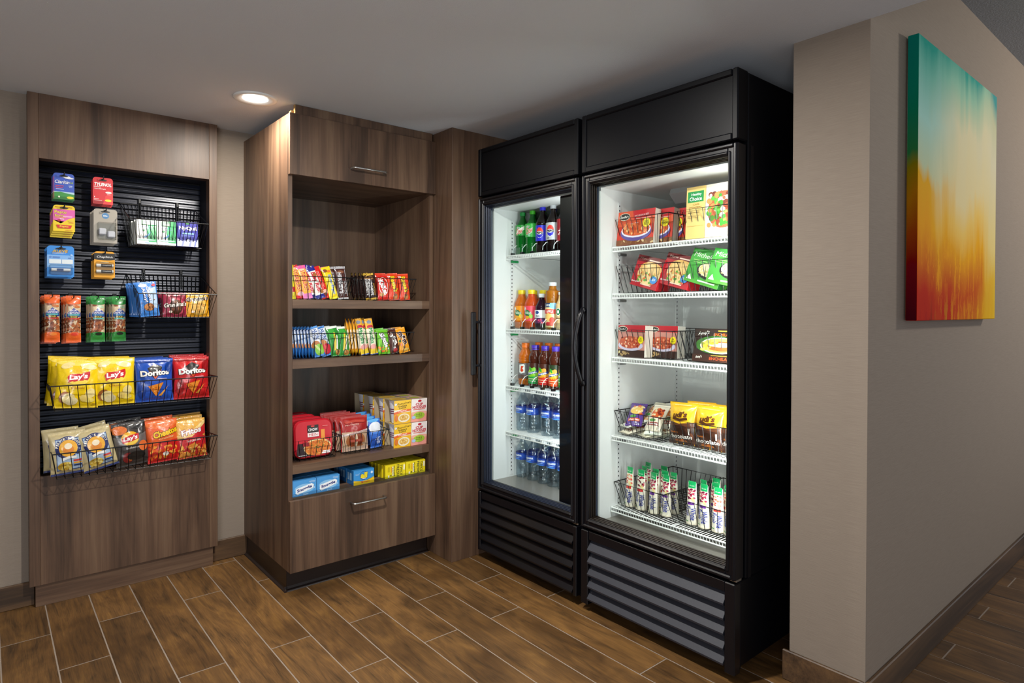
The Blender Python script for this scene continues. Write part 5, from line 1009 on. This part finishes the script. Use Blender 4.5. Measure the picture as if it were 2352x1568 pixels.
gat = bottle('sports_drink_bottle', ripple(prof(.208, .036, .0175, .66, .1, .58), .118, .135, .0025, 1), ORJ, CAPO, capp(.208, .0195, .022), LB(.035, .11, .0362), [R(0, 0, 1, 1, '#6c6a6c'), R(0, .0, 1, .25, '#5c4640'), G([(.36, .4), (.36, .9), (.56, .95), (.6, .88), (.6, .4), (.45, .32)], '#eceae6'), G([(.42, .5), (.45, .82), (.56, .82), (.5, .66), (.56, .55), (.5, .42)], '#d8421c')], '#6c6a6c', lmat=LABL)
def snap(c1, c2, c3, fr):
    return [R(0, 0, 1, .46, c1), E(.5, .48, .28, .16, c3), E(.5, .6, .17, .16, c2), E(.42, .72, .05, .12, '#3fa83c', 30), E(.58, .7, .08, .1, fr), G([(.28, .52), (.72, .66), (.72, .54), (.28, .40)], '#2440a0'), T('Snapple', .5, .53, .36, .09, '#fff', 10, 0, None, .04), R(.3, .22, .7, .25, '#f4d8b0'), R(.36, .12, .64, .14, '#f0e0c8')]
sp_ = prof(.20, .034, .0185, .70, .12, .52)
snA = bottle('tea_bottle', sp_, TEAM, CAPP, capp(.2, .0195, .022), LB(.016, .115, .0346), snap('#1c9a44', '#a8d83c', '#8ccc30', '#84c83c'), '#4a241a')
snB = bottle('tea_bottle', sp_, TEAM, CAPP, capp(.2, .0195, .022), LB(.016, .115, .0346), snap('#d82c24', '#f0c82c', '#e8a02c', '#f0a03c'), '#4a241a')
snC = bottle('tea_bottle', sp_, TEAM, CAPP, capp(.2, .0195, .022), LB(.016, .115, .0346), snap('#e8501c', '#f4dc4c', '#f0b42c', '#f4a040'), '#2c3a24')
s3y = (2.325, 2.2535, 2.183, 2.110, 2.045); n3 = ['orange sports drink bottle with a grey label', 'iced tea bottle with a green label', 'iced tea bottle with a red label', 'iced tea bottle with an orange and lemon label', 'iced tea bottle at the stile, mostly hidden']
for k, (p, y) in enumerate(zip((gat, snA, snB, snC, dup(snA)), s3y)):
    bput(p, y, .8305, n3[k]+', front row of third drinks shelf', 'bottles on the third drinks shelf')
    o = dup(gat); bput(o, y-.005, .8305, 'orange-capped sports drink bottle, %s in the row behind' % ('first', 'second', 'third', 'fourth', 'fifth')[k], 'bottles on the third drinks shelf', BX+.085)
aqp = ripple(prof(.203, .0335, .0125, .66), .012, .075, .0014, 4)
aq = bottle('water_bottle', aqp, PET, CAPW, capp(.203, .0145, .016), LB(.088, .122, .0335), [R(0, 0, 1, 1, '#173c9c'), E(.7, .5, .2, .3, '#1f50b8'), T('AQUAFINA', .47, .6, .36, .3, '#e8f0ff', 0, 0, None, .04), R(.34, .28, .56, .34, '#a8c8f4'), E(.4, .1, .2, .08, '#4a8ce8')], '#173c9c')
used = 0
for sh, z, ys, xs in (('fourth drinks shelf', .6055, (2.345, 2.268, 2.165, 2.088, 2.018), (2.045, 2.12, 2.195)), ('fridge floor', .3757, (2.345, 2.267, 2.190, 2.122, 2.052), (2.045, 2.12, 2.195))):
    for r_, x in enumerate(xs):
        for k, y in enumerate(ys):
            o = aq if used == 0 else dup(aq); used += 1
            bput(o, y-.012*r_, z, 'clear water bottle, blue band, %s, %s row, %s from the left' % (sh, ('front', 'second', 'third')[r_], ('first', 'second', 'third', 'fourth', 'fifth')[k]), 'water bottles', x, SIDE+25+((k*37+r_*19) % 30-15))

# ------------------------------------------------------------------ freezer: boxed meals
FOOD = ['#e87840', '#d85a28', '#f0a060', '#c84420', '#f4b878']
mac = carton('frozen_meal_box', .185, .138, .036, '#c8301f', [R(0, .0, 1, .16, '#7c4424'), N(.0, .02, 1, .12, 14, .05, .03, ['#b88a58', '#d8b888', '#8c5a34'], 3), R(0, .55, 1, 1, '#d8502c'), G([(.45, .72), (.4, 1), (1, 1), (1, .8)], '#c01c24'), E(.52, .36, .42, .26, '#5c4c94'), E(.52, .42, .4, .22, '#e8e0f0'), E(.52, .44, .37, .19, '#d86034'), N(.2, .3, .84, .62, 50, .035, .04, FOOD, 4), E(.19, .84, .15, .11, '#e8e0c8'), E(.19, .84, .14, .095, '#1c1614'), T("Stouffer's", .19, .84, .22, .075, '#f4f0e8', 0, .2), T('MACARONI & BEEF', .66, .84, .38, .055, '#fff', 3), R(.5, .74, .9, .755, '#f0c8b8'), E(.8, .6, .1, .13, '#f0d81c'), T('NOW', .8, .645, .1, .05, '#2a2410'), T('MORE', .8, .6, .12, .04, '#2a2410'), T('MEAT', .8, .555, .12, .05, '#2a2410')], side='#d8cfc0', top='#a8241c', back='#e0d8cc')
put(mac, 1.998, 1.600, 1.4605, SIDE, 7); tag(mac, 'large red pasta dinner box with an oval emblem, top freezer shelf', 'frozen meal', 'red pasta dinner boxes')
for i, (x, y) in enumerate(((2.043, 1.565), (2.086, 1.555))): o = dup(mac); put(o, x, y-.02-.02*i, 1.4605, SIDE, 7); tag(o, 'red pasta dinner box, %s behind the foremost one' % ('first', 'second')[i], 'frozen meal', 'red pasta dinner boxes')
hc = carton('frozen_meal_box', .19, .19, .04, '#e8c878', [R(.42, 0, 1, 1, '#e8dfcc'), E(.8, .5, .42, .44, '#c4c0c0'), E(.8, .5, .37, .39, '#f0ece4'), E(.8, .5, .33, .35, '#b85a38'), N(.5, .2, 1, .82, 80, .05, .045, ['#8a3a24', '#b8563a', '#e88a4c', '#3c8a2c', '#5ca83c', '#f0e0c8', '#6c2c1c', '#4c7c28'], 5), R(0, 0, .42, 1, '#e8c478'), R(.03, .7, .38, .91, '#178a44'), T('Healthy', .22, .845, .22, .06, '#fff'), T('Choice', .205, .765, .27, .075, '#fff'), T('CAFE', .22, .655, .15, .035, '#b88a3c'), T('STEAMERS', .2, .60, .28, .03, '#b88a3c'), T('Beef Teriyaki', .17, .50, .24, .03, '#6c5424'), R(.04, .43, .3, .437, '#a88c50'), R(.04, .4, .26, .407, '#a88c50'), R(.03, .24, .4, .245, '#c8a050')], side='#cdb06c', top='#d8c08c', back='#e0d8c8')
put(hc, 2.000, 1.265, 1.4605, SIDE, 3); tag(hc, 'tall tan steamed dinner box with a bowl picture, top freezer shelf right', 'frozen meal', 'tan steamed dinner boxes')
o = dup(hc); put(o, 2.05, 1.263, 1.4605, SIDE, 3); tag(o, 'tan steamed dinner box hidden behind the foremost tan box', 'frozen meal', 'tan steamed dinner boxes')
pie = carton('frozen_meal_box', .135, .125, .035, '#b01424', [R(0, .8, 1, 1, '#6c1018'), T('Marie', .25, .9, .3, .07, '#f0e0d0', 0, .3), R(.45, .86, .9, .9, '#e8c8b8'), E(.58, .45, .42, .36, '#e8c890'), E(.6, .62, .4, .22, '#e0ac60'), E(.6, .6, .34, .17, '#ecc07c'), N(.22, .18, .8, .5, 40, .05, .035, ['#e0622c', '#5c9a34', '#f0c888', '#d8a860', '#c83c24'], 6), E(.82, .3, .13, .12, '#3c84cc'), T('NEW', .82, .31, .14, .08, '#e8f0f8'), T('Banquet', .2, .14, .3, .07, '#f0e0e0', 4), R(.4, .08, .8, .11, '#e8c8b8')], side='#c41a26', top='#98121c')
for i, (x, y, rl) in enumerate(((1.998, 1.560, 14), (2.004, 1.424, 14), (2.04, 1.555, 10), (2.046, 1.425, 10))):
    o = pie if i == 0 else dup(pie); put(o, x, y, 1.2715, SIDE, 12, rl, .13)
    tag(o, 'red pot-pie box tilted on its corner, %s' % ('left of two front ones', 'right of two front ones', 'behind the left one', 'behind the right one')[i], 'frozen meal', 'red pot-pie boxes')
mic = carton('frozen_meal_box', .15, .125, .035, '#2c7c2c', [R(0, .0, 1, .3, '#4c9c34'), E(.3, .5, .5, .4, '#3c9434'), T("Michelina's", .48, .84, .8, .15, '#f4f4ec', 0, .3), R(.1, .66, .5, .68, '#a8d080'), R(.1, .6, .45, .615, '#a8d080'), E(.62, .42, .34, .24, '#1c1c1c'), E(.62, .45, .3, .2, '#f0e4b8'), N(.36, .3, .88, .6, 30, .06, .025, ['#f4e8c0', '#e8d090', '#fff4d8', '#d8bc70'], 7), G([(.06, .08), (.14, .24), (.22, .08)], '#e8f0d8'), R(.4, .08, .9, .12, '#e8f0e0')], side='#1c5a20', top='#1f4c22')
for i, (x, y) in enumerate(((1.998, 1.300), (1.992, 1.196), (2.04, 1.29))):
    o = mic if i == 0 else dup(mic); put(o, x, y+.0, 1.2715, SIDE, 10, 16 if i != 1 else 12, .14); 
    if i == 1: o.location.x = 1.972+.012
    tag(o, 'green pasta dinner box, %s' % ('leaning beside the red pie boxes', 'cut off by the right door stile', 'behind the leaning one')[i], 'frozen meal', 'green pasta dinner boxes')
las = carton('frozen_meal_box', .135, .125, .05, '#8c3030', [R(0, 0, 1, .22, '#3a2420'), R(0, .8, 1, 1, '#b82430'), R(0, .22, 1, .8, '#c48478'), E(.17, .88, .18, .09, '#e8e0c8'), E(.17, .88, .165, .075, '#1c1614'), T("Stouffer's", .17, .88, .26, .05, '#f4f0e8', 0, .2), E(.48, .36, .46, .17, '#c8c0d8'), E(.46, .46, .4, .2, '#b85038'), N(.14, .32, .8, .6, 50, .04, .035, ['#c85a34', '#a83c20', '#e0845c', '#f0c0a0', '#8c2c18'], 8), E(.86, .55, .1, .12, '#f0d81c'), T('2X', .86, .59, .08, .06, '#2a2410'), T('MEAT', .86, .52, .13, .05, '#2a2410'), N(.05, .04, .5, .16, 10, .05, .03, ['#d8c890', '#a88858'], 3)], side='#e6ded0', top='#7c2420')
put(las, 2.002, 1.612, 1.0135, SIDE, 3); tag(las, 'pale red baked pasta box, left of two on the third freezer shelf', 'frozen meal', 'pale red pasta boxes')
o = dup(las); put(o, 2.058, 1.500, 1.0135, SIDE, 3); tag(o, 'pale red baked pasta box set back to the right, third freezer shelf', 'frozen meal', 'pale red pasta boxes')
o = dup(las); put(o, 2.060, 1.642-.004, 1.0135, SIDE, 3); tag(o, 'pale red baked pasta box hidden behind the left one', 'frozen meal', 'pale red pasta boxes')
enc = carton('frozen_meal_box', .19, .118, .045, '#2c1c18', [T("Amy's", .2, .87, .24, .13, '#f0ece0', 8, .2), T('ENCHILADA', .62, .84, .42, .10, '#e86a24'), R(.5, .93, .85, .96, '#e8c83c'), E(.5, .52, .46, .28, '#3c6c2c'), E(.56, .5, .42, .25, '#f0ece0'), E(.56, .5, .39, .22, '#e8c060'), E(.6, .48, .33, .15, '#d8622c'), E(.6, .52, .28, .07, '#f0dcb0'), N(.2, .36, .5, .64, 14, .05, .04, ['#e8c83c', '#a8a83c', '#f0d860'], 4), R(0, 0, 1, .22, '#3a2018'), T("Amy's", .14, .13, .14, .1, '#f0ece0', 8, .2), T('ENCHILADA', .62, .10, .5, .09, '#d8562c'), R(.4, .18, .9, .2, '#c8a83c')], side='#241410', top='#1c120e')
put(enc, 1.998, 1.232, 1.0135, SIDE, 10); tag(enc, 'black enchilada dinner box with orange lettering, third freezer shelf', 'frozen meal', 'black enchilada boxes')
o = dup(enc); put(o, 2.056, 1.234, 1.0135, SIDE, 10); tag(o, 'black enchilada dinner box hidden behind the foremost one', 'frozen meal', 'black enchilada boxes')
# burritos heaped in the basket
bur = [('#e8dcc8', '#d8602c', '#8c2c1c'), ('#e4e8dc', '#4c9c3c', '#c83c28'), ('#e8e0c8', '#8c5030', '#d8b070'), ('#5c3c8c', '#e8c060', '#d85a2c'), ('#e8e4d8', '#e88a3c', '#a83c24')]
bm = []
for k, (bg, c1, c2) in enumerate(bur):
    bm.append(pillow('burrito_pack', .068, .135, .030, bg, [E(.5, .6, .4, .2, c1), N(.15, .4, .85, .8, 16, .12, .04, [c1, c2, '#f0d8a8'], k), R(.15, .15, .85, .25, c2), T('Burrito', .5, .2, .6, .06, '#fff'), E(.4, .32, .2, .05, '#4c8c3c')], FOIL, 90+k, .07, .05, .004))
rnd = random.Random(4); used = set(); k = 0
for lay in range(3):
    for (x, y) in ((2.04, 1.630), (2.042, 1.535), (2.12, 1.60), (2.12, 1.52)):
        p = (k*2+lay) % 5; o = bm[p] if p not in used else dup(bm[p]); used.add(p)
        R_ = Matrix.Rotation(math.radians(rnd.uniform(-32, 32)-90), 4, 'Z') @ Matrix.Rotation(math.radians((-78, -74, -52)[lay]+rnd.uniform(-6, 10)), 4, 'X')
        zz = .713+lay*.030; cx = Matrix.Translation((x, y+rnd.uniform(-.008, .008), zz)) @ R_ @ Matrix.Translation((0, 0, -.067)); o.matrix_world = cx
        tag(o, 'frozen burrito pack, %s layer, %s of the fourth shelf basket' % (('bottom', 'middle', 'top')[lay], ('front left', 'front right', 'rear left', 'rear right')[k % 4]), 'burrito', 'frozen burritos in the basket'); k += 1
uc = pillow('muffin_bag', .125, .156, .06, '#f0b824', [R(0, 0, 1, .5, '#3a2018'), G([(0, .42), (.5, .46), (1, .42), (1, .56), (.5, .5), (0, .56)], '#5c3420'), N(.05, .06, .95, .4, 12, .12, .06, ['#4a2a1c', '#2c1810', '#6c3c24'], 9), T("udi's", .5, .72, .5, .13, '#5c3014', 4, .2, None, .04), G([(.22, .6), (.5, .56), (.78, .6), (.76, .66), (.5, .62), (.24, .66)], '#4c2a14'), R(.2, .93, .8, .95, '#f8dc80'), T('double', .3, .3, .3, .045, '#e07a2c'), T('chocolate', .5, .2, .8, .1, '#f4ece4'), T('muffin', .5, .1, .4, .07, '#e07a2c'), R(.8, .25, .85, .4, '#e8e0d8')], FOIL, 101, .06, .08, .006)
for i, (x, y, lab) in enumerate(((2.016, 1.390, 'left of the front row'), (2.016, 1.278, 'middle of the front row'), (2.016, 1.172, 'right, against the door stile'), (2.085, 1.36, 'behind on the left'), (2.085, 1.25, 'behind on the right'))):
    o = uc if i == 0 else dup(uc); put(o, x, y, .694, SIDE, 5, (i % 3-1)*2, .1); tag(o, 'yellow-topped chocolate muffin bag, %s' % lab, 'muffin bag', 'yellow-topped muffin bags')
# fruit sticks standing in the bottom baskets
def stick(fr, band, sd):
    W, H = .030, .150
    e = empty('fruit_stick'); m = M(); rr = lambda v: (.0165 if v < .8 else .0165-.002*(v-.8)/.2)
    def S(a, b, o):
        u, v = a/W-.5, max(0, b/H); half = .0235-.007*v; d = .017*max(0, 1-v**1.6)+.0006; q = u*PI
        return (half*math.sin(q)*(1), -(d+o)*math.cos(q), .004+b)
    m.grid(S, W, H, 14, 20, '#efe6d4'); m.grid(lambda a, b, o: (S(a, b, o)[0], -S(a, b, o)[1], S(a, b, o)[2]), W, H, 14, 20, '#e6dcc8', back=True)
    draw(m, S, W, H, [R(0, .86, 1, 1, '#18a05a'), T('fruit', .5, .92, .4, .03, '#c8f0d8'), N(.2, .6, .8, .84, 26, .09, .018, fr, sd), E(.66, .58, .1, .06, '#f0dc94', 20), R(.1, .46, .75, .525, band), R(.25, .487, .6, .493, '#fff'), T('Fruit', .34, .30, .24, .34, '#2c3c9c', -90, .1), T('Whole', .68, .24, .30, .34, '#2c3c9c', -90, .1), E(.3, .06, .12, .012, '#4c9c4c')], off=.0004, cell=.006)
    m.build('printed_tube', FILM, e, smooth=True)
    m = M(); m.lathe([(.001, 0), (.0238, 0), (.0240, .003), (.0230, .006)], 18, '#ded2bc'); m.v = [(x, y*.8, z) for x, y, z in m.v]; m.build('base_rim', PAINT, e)
    m = M(); m.cbox(-.0150, .0150, -.0012, .0012, .142, .158, .001, '#17a058'); m.build('green_tab', PAINT, e)
    return e
sg = stick(['#8c1c44', '#6c1438', '#b02c54', '#c83c5c'], '#6c2c9c', 1); sw = stick(['#e85a4c', '#e0483c', '#f07c68', '#f0e0a8'], '#d83c34', 2); sc_ = stick(['#8c1430', '#b81c3c', '#5c1024'], '#d83438', 3)
src = {0: sg, 1: sw, 2: sc_}; used = set()
pos = [(2.012, 1.640, 1, 'L'), (2.012, 1.583, 2, 'L'), (2.014, 1.524, 0, 'L'), (2.024, 1.472, 0, 'L'), (2.066, 1.610, 2, 'L'), (2.066, 1.553, 0, 'L'), (2.070, 1.512, 2, 'L'), (2.075, 1.474, 0, 'L'), (2.13, 1.64, 0, 'L'), (2.13, 1.56, 1, 'L'),
       (2.022, 1.354, 0, 'R'), (2.021, 1.302, 0, 'R'), (2.022, 1.245, 1, 'R'), (2.020, 1.195, 1, 'R'), (2.072, 1.338, 1, 'R'), (2.072, 1.287, 0, 'R'), (2.07, 1.236, 1, 'R'), (2.13, 1.32, 0, 'R')]
od = ['first', 'second', 'third', 'fourth', 'fifth', 'sixth', 'seventh', 'eighth', 'ninth', 'tenth']; cnt = {}
for x, y, kd, sd in pos:
    o = src[kd] if kd not in used else dup(src[kd]); used.add(kd); put(o, x, y, .4045, SIDE+((int(x*1000)+int(y*777)) % 17-8)*1.5, 0)
    row = 'front' if x < 2.05 else 'second' if x < 2.1 else 'third'; c_ = cnt.get((sd, row), 0); cnt[(sd, row)] = c_+1
    tag(o, '%s fruit stick with green tab, %s basket, %s row, %s' % (('grape', 'watermelon', 'cherry')[kd], {'L': 'left', 'R': 'right'}[sd], row, od[c_]), 'fruit stick', 'fruit sticks in the bottom baskets')
